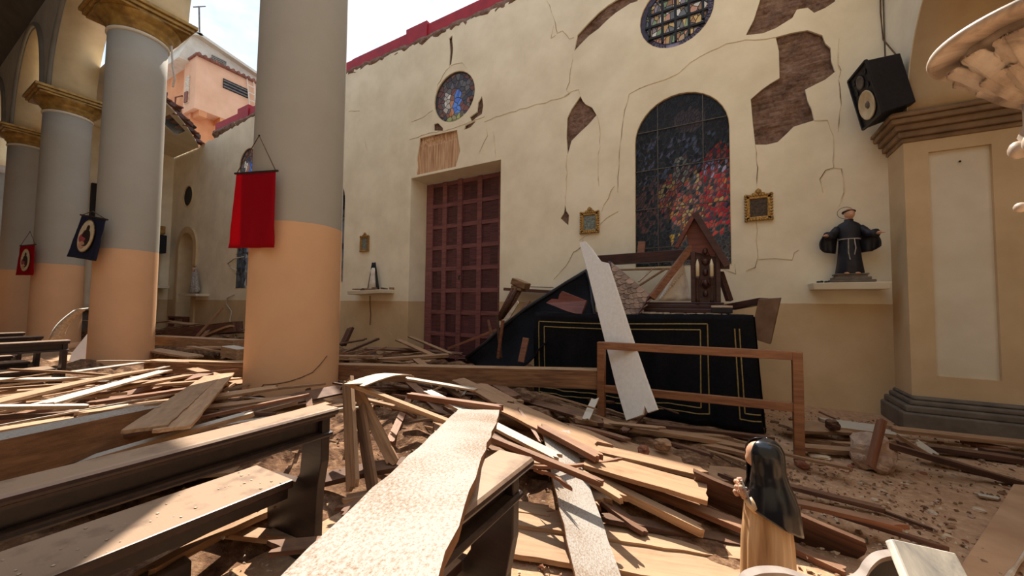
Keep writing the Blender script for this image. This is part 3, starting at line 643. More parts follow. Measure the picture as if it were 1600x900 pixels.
# loudspeaker
nf = V((-.97, -.13, -.2)).normalized(); sf = V((0, 0, 1)).cross(nf).normalized(); uf = nf.cross(sf)
pc = onY(1352, 150, 6.68)
sp = thing('loudspeaker', 'black loudspeaker with pale cone fixed high beside the pilaster', 'speaker', tuple(pc))
hw, hh, dp = .25, .37, .36
fr4 = [pc+sf*(a*hw)+uf*(b*hh) for a, b in ((-1, -1), (1, -1), (1, 1), (-1, 1))]; bk4 = [pc-nf*dp+sf*(a*hw*.8)+uf*(b*hh*.92) for a, b in ((-1, -1), (1, -1), (1, 1), (-1, 1))]
MB().hexa(bk4+fr4).build('cabinet', M['black'], sp, bevel=.012)
q = MB()
for a, b in ((0, 1), (1, 2), (2, 3), (3, 0)): q.bar(fr4[a]+nf*.008, fr4[b]+nf*.008, .025, .03, nf)
q.build('front_frame', M['black'], sp)
Mf = Matrix((sf, uf, nf)).transposed()
def face_lathe(name, cx, cy, prof, mat, par, n=24):
    mb = MB().lathe(prof, (0, 0, 0), n); c0 = pc+sf*cx+uf*cy+nf*.004; mb.v = [c0+Mf @ v for v in mb.v]; return mb.build(name, mat, par, True)
wf = face_lathe('woofer_cone', .0, -.13, [(.185, .0), (.195, .012), (.185, .02), (.17, .012), (.06, -.02), (.05, -.02)], M['cone'], sp)
face_lathe('dust_cap', .0, -.13, [(.055, -.02), (.05, 0), (.03, .018), (.004, .024)], M['stonebase'], wf)
face_lathe('horn', 0, .2, [(.085, 0), (.09, .014), (.07, .012), (.03, -.01)], M['stonebase'], sp)
for x, y in ((-.15, .27), (-.15, .12), (.15, .27), (.13, .1)): face_lathe('port', x, y, [(.035, 0), (.038, .008), (.03, .006)], M['iron'], sp, 12)
MB().obox(pc-sf*(hw*.93)-nf*.22+uf*.12, nf*.02, sf*.012, uf*.02).build('badge', M['lip'], sp)
MB().obox(pc-sf*(hw*.95)-nf*.12-uf*.06, nf*.012, sf*.008, uf*.1).build('side_handle', M['iron'], sp)
q = MB(); q.bar(pc-nf*.42, (2.06, 7.0, pc.z), .05, .08); q.build('wall_bracket', M['iron'], sp)
w = thing('speaker_cable', 'thin cable dropping from above to the loudspeaker', 'cable', (1.8, D-.02, 5.2))
MB().tube([onY(1375, -60, D-.02), onY(1376, 20, D-.02), onY(1380, 62, D-.03), pc-nf*.44+uf*.36], .009, 6).build('cord', M['twine'], w)

# wall shelves
def shelf(x0, x1, z, d, label, tilt=0):
    s = thing('wall_shelf', label, 'shelf', ((x0+x1)/2, D, z-.1), 'statue shelves on the long wall')
    MB().hexa([(x0, D-d, z-.1-tilt), (x1, D-d, z-.1+tilt), (x1, D, z-.1+tilt), (x0, D, z-.1-tilt), (x0-.02, D-d-.02, z-tilt), (x1+.02, D-d-.02, z+tilt), (x1+.02, D, z+tilt), (x0-.02, D, z-tilt)]).build('board', M['panelcream'], s, bevel=.01)
    return s
shelf(1.12, 1.93, 1.86, .36, 'cream wall shelf under the black-robed friar statue')
shelf(-9.1, -7.75, 1.84, .42, 'rubble-strewn wall shelf left of the tall red door', .02)
shelf(-19.75, -18.2, 1.80, .45, 'far wall shelf by the arched doorway')

# friar statue
def loft(mb, secs, n=28, k=0, ph=0):
    vs = []
    for (z, cx, cy, rx, ry, am) in secs:
        for i in range(n):
            a = 2*PI*i/n; q = 1+am*S(k*a+ph)*(.7+.3*S(3*a+1)); vs.append((cx+rx*Cc(a)*q, cy+ry*S(a)*q, z))
    m = len(secs); fs = [(i*n+j, i*n+(j+1) % n, (i+1)*n+(j+1) % n, (i+1)*n+j) for i in range(m-1) for j in range(n)]+[tuple(range(n))[::-1], tuple((m-1)*n+j for j in range(n))]
    return mb.add(vs, fs)
def hand(base, d, up, s=1., curl=.3, thumb=1):  # palm and five fingers
    d = V(d).normalized(); up = V(up); w = d.cross(up).normalized(); up = w.cross(d).normalized(); mb = MB(); b = V(base)
    mb.tube([b-d*.02*s, b+d*.02*s, b+d*.05*s], [.016*s, .026*s, .024*s], 8)
    for i, L in enumerate((.052, .062, .058, .045)):
        o = b+d*.045*s+w*((i-1.5)*.0135*s); mb.tube([o, o+d*L*.5*s-up*curl*.3*L*s, o+d*L*.8*s-up*curl*L*s, o+d*L*s-up*curl*1.6*L*s], [.0075*s, .007*s, .0062*s, .0045*s], 6)
    o = b+d*.01*s+w*(thumb*.024*s); mb.tube([o, o+d*.02*s+w*(thumb*.022*s), o+d*.045*s+w*(thumb*.026*s)-up*.012*s], [.009*s, .0085*s, .006*s], 6)
    return mb
def head(mb, c, h, fwd):  # c centre, h height of the head
    f = V(fwd).normalized(); r = f.cross(V((0, 0, 1))).normalized(); u = V((0, 0, 1)); Mx = Matrix((f, r, u)).transposed(); c = V(c)
    vs = []; n, m = 20, 14
    for i in range(m+1):
        t = PI*i/m; z = Cc(t)
        for k in range(n):
            a = 2*PI*k/n; x, y = S(t)*Cc(a), S(t)*S(a)
            fx = .42*x*(1+.06*(z < 0)); fy = .36*y*(1-.18*max(0, -z)); fz = .5*z
            fr = max(0, Cc(a))*S(t)
            if fr > .85 and -.38 < z < .18: fx += .07*(1-abs(z+.12)/.32 if abs(z+.12) < .32 else 0)*(fr-.85)/.15  # nose
            if fr > .6 and .08 < z < .3: fx -= .02*(1-abs(abs(S(a))-.4)*2)
            if fr > .8 and -.62 < z < -.4: fx += .015
            vs.append(c+Mx @ (V((fx, fy, fz))*h))
    mb.add(vs, [(i*n+k, (i+1)*n+k, (i+1)*n+(k+1) % n, i*n+(k+1) % n) for i in range(m) for k in range(n)])
    for sgn in (-1, 1): mb.ball(c+Mx @ (V((-.02, sgn*.36, -.02))*h), .05*h, .03*h, .09*h, 6, 5)
    return Mx
fx_, fy_, fz_ = 1.56, D-.19, 1.865
fs_ = thing('friar_statue', 'statue of a friar in black habit with arms held out', 'statue', (fx_, fy_, fz_))
b = MB()
for e, a, c in ((.24, 0, .035), (.2, .035, .075), (.165, .075, .105), (.18, .105, .125)): b.box(fx_-e, fx_+e, fy_-e*.7, fy_+e*.7, fz_+a, fz_+c)
b.build('plinth', M['stonebase'], fs_, bevel=.006)
H0 = fz_+.12
loft(b := MB(), [(H0, fx_, fy_, .155, .115, .06), (H0+.02, fx_, fy_, .16, .12, .06), (H0+.2, fx_, fy_, .135, .105, .06), (H0+.42, fx_, fy_, .118, .09, .03), (H0+.5, fx_, fy_, .118, .09, .01), (H0+.6, fx_, fy_, .14, .09, .0), (H0+.68, fx_, fy_, .15, .08, 0), (H0+.73, fx_, fy_, .11, .07, 0), (H0+.76, fx_, fy_-.005, .055, .055, 0), (H0+.79, fx_, fy_-.01, .05, .05, 0)], 32, 9)
b.build('habit', M['habit'], fs_, True)
q = MB(); fwd = V((.25, -.96, -.08)); Mx = head(q, (fx_+.005, fy_-.03, H0+.865), .165, fwd); q.tube([(fx_, fy_-.01, H0+.74), (fx_, fy_-.02, H0+.82)], .042, 10); q.build('head', M['skin'], fs_, True)
q = MB(); q.tube([V((fx_+.005, fy_-.03, H0+.895))-fwd*.016+V((.066*Cc(a), .062*S(a), -.012*Cc(a-2))) for a in [2*PI*k/18 for k in range(19)]], .014, 8); q.build('hair', M['hair'], fs_, True)
for s_ in (-1, 1):
    sh = V((fx_+s_*.12, fy_, H0+.66)); el = V((fx_+s_*.2, fy_-.05, H0+.56)); wr_ = V((fx_+s_*.265, fy_-.13, H0+.55))
    q = MB().tube([sh, sh.lerp(el, .5)+V((0, 0, .005)), el, el.lerp(wr_, .6), wr_], [.055, .055, .056, .06, .062], 12); q.build('sleeve', M['habit'], fs_, True)
    hand(wr_+(wr_-el).normalized()*.005, (s_*.5, -.8, .1), (0, -.2, 1), .9, .25, -s_).build('hand', M['skin'], fs_, True)
    rows = []
    for i in range(9):
        t = i/8; r_ = []
        for j in range(10):
            u = j/9; a = lerp(.05, .30, u)-(.0 if t < .2 else 0)
            x = fx_+s_*(lerp(.10, .14, t)+.19*u*(1+.12*S(PI*t))); zz = lerp(H0+.70-.13*u, H0+.31+.07*u**3, t)
            y = fy_+.045+.03*S(u*9+t*2)*t-.06*u
            r_.append((x, y, zz))
        rows.append(r_)
    MB().sheet(rows, .012).build('cape', M['habit'], fs_, True)
q = MB().tube([(fx_+.125*Cc(a), fy_+.095*S(a), H0+.5) for a in [2*PI*k/20 for k in range(21)]], .008, 6)
q.tube([(fx_-.03, fy_-.1, H0+.5), (fx_-.035, fy_-.115, H0+.3), (fx_-.02, fy_-.12, H0+.2)], .007, 6); q.tube([(fx_+.035, fy_-.1, H0+.5), (fx_+.045, fy_-.115, H0+.36), (fx_+.03, fy_-.115, H0+.27)], .007, 6); q.build('cord_belt', M['grey'], fs_)
MB().tube([(fx_-.02+.095*Cc(a), fy_+.05, H0+.9+.085*S(a)) for a in [2*PI*k/24 for k in range(25)]], .0035, 5).build('halo', M['twine'], fs_)
for s_ in (-1, 1): MB().ball((fx_+s_*.06, fy_-.11, H0+.005), .03, .05, .018).build('foot', M['skin'], fs_, True)
for k in range(5):
    tag(MB().ball((1.19+.045*k, D-.25+.05*(k % 2), 1.875+.008*(k % 2)), .026, .03, .018, 6, 4).build('rubble_lump', M['iron']), 'small dark lump of rubble on the shelf under the friar', 'rubble', 'lumps on the friar shelf')

# framed pictures
def frame(px, py, w, h, label, pm):
    c = onY(px, py, D); c.y = D-.03; t = thing('picture_frame', label, 'picture', tuple(c), 'gilt framed pictures along the wall')
    f = MB(); bw = .065
    for a in (-1, 1):
        f.box(c.x+a*(w/2-bw/2)-bw/2, c.x+a*(w/2-bw/2)+bw/2, c.y-.02, c.y+.03, c.z-h/2, c.z+h/2)
        f.box(c.x-w/2, c.x+w/2, c.y-.02, c.y+.03, c.z+a*(h/2-bw/2)-bw/2, c.z+a*(h/2-bw/2)+bw/2)
    f.build('moulding', M['gilt'], t, bevel=.012)
    o = MB(); n_ = 9
    for k in range(n_+1):
        for a in (-1, 1):
            o.ball((c.x-w/2+w*k/n_, c.y-.015, c.z+a*(h/2-.01)), .022, .02, .024, 6, 4); o.ball((c.x+a*(w/2-.005), c.y-.015, c.z-h/2+h*k/n_), .024, .02, .022, 6, 4)
    o.build('carved_edge', M['gilt'], t, True)
    cr = MB(); cr.prism([(-.1, 0), (.1, 0), (.085, .04), (.05, .045), (.04, .085), (0, .115), (-.04, .085), (-.05, .045), (-.085, .04)], lambda x, z: (c.x+x, c.y-.015, c.z+h/2+z-.01), lambda x, z: (c.x+x, c.y+.02, c.z+h/2+z-.01)); cr.ball((c.x, c.y-.02, c.z+h/2+.05), .03, .02, .03, 8, 5)
    cr.build('crest', M['gilt'], t)
    MB().box(c.x-w/2+bw, c.x+w/2-bw, c.y, c.y+.01, c.z-h/2+bw, c.z+h/2-bw).build('picture', pm, t)
frame(1185, 325, .36, .42, 'gilt framed dark picture right of the arched flame window', M['darkpic'])
frame(922, 348, .37, .42, 'gilt framed pale blue picture between the door and the flame window', M['picture'])
frame(571, 381, .34, .44, 'small gilt framed picture above the broken statuette', M['picture'])

# statuettes on shelves
def figurine(x, y, z, h, label, m1, m2, cut=False):
    t = thing('statuette', label, 'statuette', (x, y, z))
    MB().lathe([(.13*h, 0), (.14*h, .02), (.11*h, .05)], (x, y, z), 16).build('foot_block', M['stonebase'], t, True)
    b = MB(); loft(b, [(z+.04, x, y, .17*h, .13*h, .08), (z+.3*h, x, y, .14*h, .11*h, .08), (z+.55*h, x, y, .1*h, .09*h, .04), (z+.7*h, x, y, .12*h, .08*h, .0), (z+.78*h, x, y, .06*h, .05*h, 0)], 20, 7); b.build('robe', m1, t, True)
    rows = []
    for i in range(8):
        u = i/7; rows.append([(x+(.06+.16*u)*h*Cc(a), y+(.05+.12*u)*h*S(a), z+lerp(.97, .06, u)*h) for a in [lerp(-.3, PI+.3, k/10) for k in range(11)]])
    MB().sheet(rows, .012).build('cloak', m2, t, True)
    if not cut:
        q = MB(); head(q, (x, y-.02*h, z+.87*h), .16*h, (.3, -1, 0)); q.build('head', M['skin'], t, True)
        MB().lathe([(.05*h, 0), (.07*h, .05*h), (.02*h, .07*h), (.012*h, .1*h)], (x, y-.01, z+.95*h), 10).build('crown', M['gilt'], t, True)
    return t
q = onY(583, 445, D-.2)
figurine(q.x, D-.2, 1.85, .78, 'broken white and dark robed statuette on the shelf left of the door', M['whitecloth'], M['black'], True)
for k in range(9):
    tag(MB().box(0, 0.22-.01*k, -.06, .06, 0, .03+.004*k).xf(Matrix.Translation((-9.0+.14*k, D-.3+.12*(k % 3), 1.86)) @ Matrix.Rotation(k*.9, 4, 'Z') @ Matrix.Rotation(.15*(k % 2), 4, 'Y')).build('board_scrap', M['D'] if k % 2 else M['G']), 'splintered board scrap lying on the shelf beside the broken statuette', 'scrap', 'scraps on the shelf left of the door')
figurine(-19.0, D-.22, 1.81, 1.15, 'crowned white robed statuette on the far wall shelf', M['grey'], M['grey'])
figurine(-21.85, 6.25, 2.2, 1.5, 'pale statue on the far side altar between two columns', M['grey'], M['whitecloth'])
sh = MB().box(-22.2, -21.5, 5.7, 7.1, 2.05, 2.18).build('wall_shelf', M['panelcream'], None, bevel=.02); tag(sh, 'pale ledge of the far side altar', 'shelf')
sb = MB(); sb.box(-22.1, -21.55, 6.35, 6.95, 3.6, 4.4); tag(sb.build('loudspeaker', M['black'], None, bevel=.03), 'distant black loudspeaker on the end wall', 'speaker')
bn = MB(); bn.box(-21.3, -19.7, D-.25, D+.05, .75, .83); bn.box(-21.25, -21.15, D-.25, D, 0, .75); bn.box(-19.85, -19.75, D-.25, D, 0, .75); tag(bn.build('barrier_rail', M['shrinered']), 'low red-brown barrier rail across the far arched doorway', 'rail')

# banners
def banner(pa, pb, pc_, pd, nail, dA, dB, cm, label, oval=None):
    A, B = atD(*pa, dA), atD(*pb, dB); Cb, Db = atD(*pc_, dA), atD(*pd, dB); NL = atD(*nail, (dA+dB)/2-.02)
    ce = (Cb+Db)/2; t = thing('hanging_banner', label, 'banner', tuple(ce), 'banners on the columns')
    nrm = (B-A).cross(Cb-A).normalized()
    if nrm.dot(CAM-A) < 0: nrm = -nrm
    rows = []
    for i in range(15):
        v = i/14; l = A.lerp(Cb, v); r = B.lerp(Db, v); W_ = (B-A).length
        rows.append([l.lerp(r, j/16)+nrm*W_*(.02*S(j*.9+v*2)*v+.012*nse(j*.5, v*5, dA)+.01*S(v*40)*(1 if v > .95 else 0)) for j in range(17)])
    MB().sheet(rows, .004).build('cloth', cm, t, True)
    x = (B-A).normalized(); e = .03*(B-A).length
    MB().tube([A-x*e*1.6, B+x*e*1.6], .011*(B-A).length/.55, 8).build('rod', M['hair'], t)
    MB().tube([A, NL, B], .005*(B-A).length/.55, 5).build('string', M['twine'], t)
    MB().ball(NL, .012).build('nail', M['iron'], t)
    if oval:
        (cx, cy), rx, ry = oval; W_ = (B-A).length; Ht = (Cb-A).length
        def P(u, v, o): l = A.lerp(Cb, v); r = B.lerp(Db, v); return l.lerp(r, u)+nrm*(W_*.035+o)
        def ell(name, u0, v0, a, b, o, m):
            mb = MB(); n_ = 22; ps = [P(u0+a*Cc(2*PI*k/n_), v0+b*S(2*PI*k/n_), o) for k in range(n_)]
            mb.add(ps+[p-nrm*.006 for p in ps], [tuple(range(n_)), tuple(range(n_, 2*n_))[::-1]]+[(k, (k+1) % n_, n_+(k+1) % n_, n_+k) for k in range(n_)]); return mb.build(name, m, t)
        ell('print_border', cx, cy, rx*1.08, ry*1.06, 0, M['gilt']); ell('print', cx, cy, rx, ry, .004, M['cone'])
        for nm, u, v, a, b, m in (('cloak_shape', .08, .12, .6, .55, M['hair']), ('cloak_shape', -.35, .18, .45, .3, M['rosecloth']), ('head_shape', .1, -.5, .22, .2, M['hair']), ('head_shape', -.28, -.2, .18, .16, M['skin']), ('robe_shape', -.2, .6, .4, .25, M['skin'])):
            ell(nm, cx+u*rx, cy+v*ry, a*rx, b*ry, .008, m)
M['rosecloth'] = plain('printed_rose', srgb(190, 84, 84), srgb(150, 60, 62), .7, 20, 0)
banner((370, 271), (431, 267), (359, 388), (428, 387), (405, 212), 5.02, 4.78, M['redcloth'], 'large plain red banner hanging on the nearest column')
banner((128, 336), (166, 343), (107, 401), (150, 408), (145, 330), 7.75, 7.45, M['navycloth'], 'navy banner with an oval holy print on the second column', ((.48, .46), .27, .37))
banner((32, 384), (55, 382), (26, 430), (52, 430), (47, 362), 11.0, 10.8, M['redcloth'], 'small red banner with an oval print on the third column', ((.5, .5), .27, .36))
# loose wires
for px, lab in (([(381, 401), (366, 404), (356, 412), (362, 419), (370, 422)], 'white wire end curling beside the red banner'), ([(366, 460), (355, 466), (354, 475), (362, 487), (359, 500), (362, 515), (368, 528)], 'white wire dangling down to the rubble beyond the nearest column')):
    tag(MB().tube([onY(x, y, D-.03) for x, y in px], .02, 6).build('loose_wire', M['wire'], None, True), lab, 'wire')
tag(MB().tube([onY(x, y, D-.05) for x, y in ((578, 462), (578, 475), (579, 492), (578, 508))], .012, 5).build('loose_wire', M['twine']), 'thin wire hanging below the shelf left of the door', 'wire')
tag(MB().tube([atD(x, y, 7.75) for x, y in ((268, 72), (270, 105), (273, 122), (270, 136))], .018, 5).build('loose_wire', M['wire']), 'frayed wire hanging from the second capital', 'wire')

# ================================================================== NEIGHBOUR HOUSE
hx = -27.6
hb = thing('neighbour_house', 'peach and orange neighbouring house above the ruined wall', 'house', (hx, 11, 0))
MB().box(hx-9, hx-.9, 10.0, 22, 0, 16.3).build('wall', M['orangewall'], hb)
MB().box(hx-1.6, hx, 9.85, 18, 13.1, 16.35).build('upper_box', M['peachwall'], hb)
MB().prism([(9.3, 16.2), (21, 16.2), (21, 14.6), (22, 14.6)][:2]+[(13.4, 17.5), (9.9, 18.0)], lambda y, z: (hx-.95, y, z), lambda y, z: (hx-8, y, z)).build('gable_wall', M['houseroof'], hb)
MB().bar((hx-.8, 9.5, 17.75), (hx-.8, 10.3, 18.1), .5, .16).build('eave', M['houseroof'], hb)
MB().bar((hx-.8, 9.9, 18.1), (hx-.8, 14.5, 17.2), .5, .16).build('eave', M['houseroof'], hb); MB().bar((hx-4.8, 9.4, 17.5), (hx-.8, 9.6, 17.8), .4, .16).build('eave', M['houseroof'], hb)
v_ = MB()
for k in range(6): v_.box(hx-.95, hx-.86, 10.95, 11.75, 16.75+k*.1, 16.81+k*.1)
v_.build('gable_vent', M['greyplaster'], hb)
MB().box(hx-.02, hx+.05, 11.25, 12.7, 15.05, 15.65).build('window', M['dark'], hb)
for k in range(3): MB().box(hx+.03, hx+.1, 11.25, 12.7, 15.1+k*.19, 15.17+k*.19).build('louvre', M['stonebase'], hb)
for k in range(26): MB().tube([(hx-.5, 9.9+k*.3, 16.45), (hx+.25, 9.9+k*.3, 16.38)], .1, 6).build('roof_tile', M['rooftile'], hb)
MB().box(hx-4.3, hx+.2, 9.75, 18, 16.3, 16.4).build('tile_bed', M['rooftile'], hb)
for k in range(4): MB().box(hx-4, hx-.02, 10.1+k*1.1, 10.5+k*1.1, 12.75, 13.1).build('bracket', M['orangewall'], hb)
MB().box(hx-1.25, hx-.75, 9.8, 9.95, 13.6, 15.3).build('window', M['chip'], hb); MB().box(hx-1.2, hx-.8, 9.74, 9.82, 13.65, 14.3).build('pane', M['rooftile'], hb)
MB().tube([(hx-2.0, 9.93, 13.3), (hx-2.6, 9.8, 13.3), (hx-2.6, 9.8, 14.4), (hx-2.0, 9.93, 14.4)], .05, 6).build('rail_hoop', M['rooftile'], hb)
ld = thing('roof_ladder', 'white metal ladder leaning on the neighbouring house', 'ladder', (hx+.3, 13, 13.5))
for y in (12.75, 13.15): MB().tube([(hx+.35, y, 13.6), (hx+.1, y-.2, 16.4)], .035, 6).build('side_rail', M['houseroof'], ld)
for k in range(5): MB().tube([(hx+.33-.045*k, 12.72-.03*k, 13.9+k*.5), (hx+.33-.045*k, 13.12-.03*k, 13.9+k*.5)], .03, 6).build('rung', M['houseroof'], ld)
an = thing('roof_antenna', 'thin television antenna on the roof of the neighbouring house', 'antenna', (hx-1, 10.3, 18))
P0 = onX(313, 80, hx-1.2); P1 = onX(311, 10, hx-1.2)
MB().tube([P0-V((0, 0, .5)), P1], .05, 6).build('mast', M['stonebase'], an)
MB().tube([onX(302, 11, hx-1.2), onX(321, 10, hx-1.2)], .04, 6).build('crossbar', M['stonebase'], an)
# ================================================================== PEWS
def pew(xb, yE, L, label, kn=True):
    t = thing('pew', label, 'pew', (xb-.3, yE-L/2, 0), 'church pews'); y0, y1 = yE-L, yE
    lg = MB(); lg.box(xb-.16, xb-.02, y0, y1, .862, .9); lg.tube([(xb-.02, y0, .881), (xb-.02, y1, .881)], .02, 10); lg.box(xb-.15, xb-.03, y0, y1, .845, .862); lg.build('top_ledge', M['pew'], t)
    MB().box(xb-.125, xb-.095, y0, y1-.04, .74, .86).build('back_board', M['pewdark'], t)
    q = MB(); q.box(xb-.14, xb-.06, y0, y1, .735, .762); q.tube([(xb-.06, y0, .748), (xb-.06, y1, .748)], .014, 8); q.build('lower_ledge', M['pewdark'], t)
    st = MB(); st.box(xb-.68, xb-.28, y0, y1-.08, .42, .465); st.build('seat', M['pew'], t, bevel=.008)
    MB().box(xb-.34, xb-.30, y0, y1-.1, .36, .42).build('seat_apron', M['pewdark'], t)
    for y in (y1-.06, (y0+y1)/2, y0+.02):
        prof = [(-.10, 0), (-.62, 0), (-.62, .06), (-.58, .1), (-.6, .42), (-.3, .44), (-.26, .5), (-.24, .7), (-.2, .86), (-.06, .86), (-.06, .6), (-.09, .45), (-.1, .3)]
        MB().prism(prof, lambda x, z: (xb+x, y, z), lambda x, z: (xb+x, y+.05, z)).build('end_panel', M['pewdark'], t, bevel=.006)
    if kn:
        k = MB(); k.box(xb-.52, xb-.42, y0, y1-.5, .1, .2); k.build('kneeler', M['pewdark'], t, bevel=.01)
    return t
pew(-.66, 1.36, 4.2, 'nearest dark pew with its end beside the two white boards')
pew(-1.93, 1.42, 4.6, 'long dark pew in the left foreground with dust on its seat')
pew(-8.55, 1.70, 4.2, 'dark pew standing in front of the second column')
pew(-9.85, 1.66, 4.2, 'dark pew one row behind the pew by the second column', False)
pew(-11.15, 1.66, 4.2, 'farthest dark pew with its back towards the third column', False)

# ================================================================== RAIL, ALTAR AND BROKEN SHRINE
r0, r1 = V((-1.28, 4.42, 0)), V((.60, 4.60, 0))
rl = thing('barrier_rail', 'brown varnished two-bar wooden rail before the black altar', 'rail', tuple((r0+r1)/2)); ax_ = (r1-r0).normalized()
for p in (r0, r1): MB().bar(p, p+V((0, 0, 1.07)), .085, .085, (0, 1, 0)).build('post', M['rail'], rl, bevel=.006)
MB().bar(r0+V((0, 0, 1.03)), r1+V((0, 0, 1.03)), .07, .085).build('top_bar', M['rail'], rl, bevel=.006)
MB().bar(r0+V((0, 0, .53)), r1+V((0, 0, .53)), .05, .085).build('middle_bar', M['rail'], rl, bevel=.006)

ax0, ax1, ay, az = -2.62, .29, 5.4, 1.38
al = thing('draped_altar', 'altar table covered by black cloth with gold braid lines', 'altar', (-1.2, 5.9, 0))
MB().box(ax0+.08, ax1-.06, ay+.1, 6.5, 0, az-.03).build('table', M['shrine'], al)
def drape(u, v, o=0):  # u along, v 0 top .. 1 bottom
    x = lerp(ax0, ax1, u)+(.09*v*max(0, u-.8)*5*.9)
    f = (.022*S(u*34+1.5*S(u*9))+.015*S(u*71+2*v))*(.2+v)+.05*v+.012*S((u*7+v*1.6)*6)*S(PI*min(1, v*1.6))
    f += .05*S((u*2.6+v*.9)*6)*max(0, .35-u)*2.2
    return V((x, ay-f-o, az-(az-.02)*v-.03*S(u*5)*(1-v)*.6))
rows = [[drape(j/70, i/22) for j in range(71)] for i in range(23)]
cl = MB().sheet(rows, .006).build('front_cloth', M['blackcloth'], al, True)
MB().sheet([[drape(j/40, 0).lerp(V((lerp(ax0, ax1, j/40), 6.5, az)), i/6)+V((0, 0, .012*nse(j*.4, i*.8, 3)+.006)) for j in range(41)] for i in range(7)], .006).build('top_cloth', M['blackcloth'], al, True)
rows = []
for i in range(16):
    v = i/15; rows.append([V((drape(1, v).x+.02*S(j*.9)*v+.01, lerp(drape(1, v).y, 6.5, j/12), az-(az-.02)*v)) for j in range(13)])
MB().sheet(rows, .006).build('side_cloth', M['blackcloth'], al, True)
def braid(pts, par=cl): MB().tube([drape(u, v, .008) for u, v in pts], .008, 5).build('gold_braid', M['goldline'], par)
def lin(a, b, n=26): return [(lerp(a[0], b[0], k/n), lerp(a[1], b[1], k/n)) for k in range(n+1)]
for e in (0, .055):
    ue = e*.5
    braid(lin((.03+ue, .10+e), (.83-ue, .085+e), 60)); braid(lin((.83-ue, .085+e), (.83-ue, .90-e))); braid(lin((.83-ue, .90-e), (.03+ue, .90-e), 60)); braid(lin((.03+ue, .10+e), (.03+ue, .9-e)))
    braid(lin((.93+ue*.6, .12), (.93+ue*.6, .90-e))); braid(lin((.93+ue*.6, .90-e), (.995, .90-e), 6))
# shrine
def PY(px, py, Y): return onY(px, py, Y)
def slab(mb, pts, th):  # polygon of world points, thickness vector
    n_ = len(pts); tr = tessellate_polygon([pts]); return mb.add(list(pts)+[p+th for p in pts], [tuple(t) for t in tr]+[tuple(i+n_ for i in t[::-1]) for t in tr]+[(i, (i+1) % n_, n_+(i+1) % n_, n_+i) for i in range(n_)])
Y0 = 5.95
sr = thing('broken_shrine', 'dark wooden shrine with pointed gable and two candles on the altar', 'shrine', (-.5, Y0, 1.4))
xa, xb_ = PY(1000, 480, Y0).x, PY(1142, 480, Y0).x
q = MB(); q.box(xa, xb_, Y0-.1, Y0+.45, 1.40, 1.47); q.box(xa+.05, xb_-.04, Y0-.06, Y0+.42, 1.47, 1.53); q.box(xa+.1, xb_-.08, Y0-.03, Y0+.4, 1.53, 1.56); q.build('base', M['shrine'], sr, bevel=.012)
for px in (1083, 1122): x = PY(px, 430, Y0).x; MB().box(x-.03, x+.03, Y0-.02, Y0+.06, 1.56, 2.28).build('post', M['shrine'], sr, bevel=.008)
x0, x1 = PY(1083, 430, Y0).x, PY(1122, 430, Y0).x
MB().box(x0, x1, Y0+.04, Y0+.1, 1.56, 2.35).build('back_panel', M['shrine'], sr)
q = MB(); xm = (x0+x1)/2
for k in range(5): q.ball((xm, Y0, 1.68+.15*k), .035+.01*(k % 2), .03, .05, 8, 6)
for s_ in (-1, 1):
    q.tube([(xm+s_*.0, Y0, 2.1), (xm+s_*.06, Y0-.01, 2.18), (xm+s_*.04, Y0, 2.26), (xm, Y0, 2.2)], .012, 6); q.tube([(xm, Y0, 1.75), (xm+s_*.06, Y0-.01, 1.8), (xm+s_*.03, Y0, 1.88)], .012, 6)
q.build('carved_ornament', M['shrine'], sr, True)
for px, py in ((1090, 432), (1112, 432)):
    c0 = PY(px, py, Y0-.08)
    MB().lathe([(.03, 1.56-c0.z), (.012, 1.6-c0.z), (.012, -.06), (.03, -.03), (.032, 0)], c0, 12).build('candle_holder', M['shrine'], sr, True)
    cd_ = MB().lathe([(.024, 0), (.024, .15), (.026, .16), (.017, .2), (.004, .245)], c0, 12).build('candle', M['candle'], sr, True)
ap, lg_, rg = PY(1086, 334, Y0-.05), PY(1057, 387, Y0-.05), PY(1136, 415, Y0-.05)
MB().bar(lg_, ap, .05, .12, (0, 1, 0)).build('gable_rake', M['shrinered'], sr); MB().bar(rg, ap, .08, .14, (0, 1, 0)).build('gable_rake', M['shrine'], sr)
slab(MB(), [PY(1072, 365, Y0), PY(1086, 337, Y0), PY(1118, 388, Y0), PY(1120, 402, Y0), PY(1078, 392, Y0)], V((0, .05, 0))).build('gable_panel', M['shrinered'], sr)
slab(MB(), [PY(1100, 370, Y0+.1), PY(1140, 412, Y0+.1), PY(1140, 420, Y0+.1), PY(1118, 420, Y0+.1)], V((0, .3, .02))).build('roof_side', M['shrine'], sr)
rows = []
for i in range(10):
    v = i/9; rows.append([PY(lerp(lerp(1030, 1062, 1-v if v < 1 else 0)*0+lerp(1060, 1028, v), lerp(1070, 1080, v), j/10), lerp(418, 470, v)+6*S(j*.6)*(1-v)*0-8*S(PI*j/10)*(1-v), Y0+.12)+V((0, -.03*S(j*1.4)*v-.02*S(j*.6+v), 0)) for j in range(11)])
tag(MB().sheet(rows, .006).build('altar_cloth', M['whitecloth'], None, True), 'crumpled white cloth hanging inside the broken shrine', 'cloth')
q = MB()
for k in range(14): q.ball(PY(1066-k*2.6, 428+k*3.0, Y0+.06), .012, .012, .016, 6, 4)
tag(q.build('lace_trim', M['chip']), 'white lace edging along the crumpled shrine cloth', 'lace')
def stick(a, b, w, h, mat, label, cat='timber', name='timber', up=(0, 0, 1), group=None, bev=.006):
    a, b = V(a), V(b); o = MB().bar(a, b, w, h, up).build(name, M[mat], None, bevel=bev, org=tuple((a+b)/2)); return tag(o, label, cat, group)
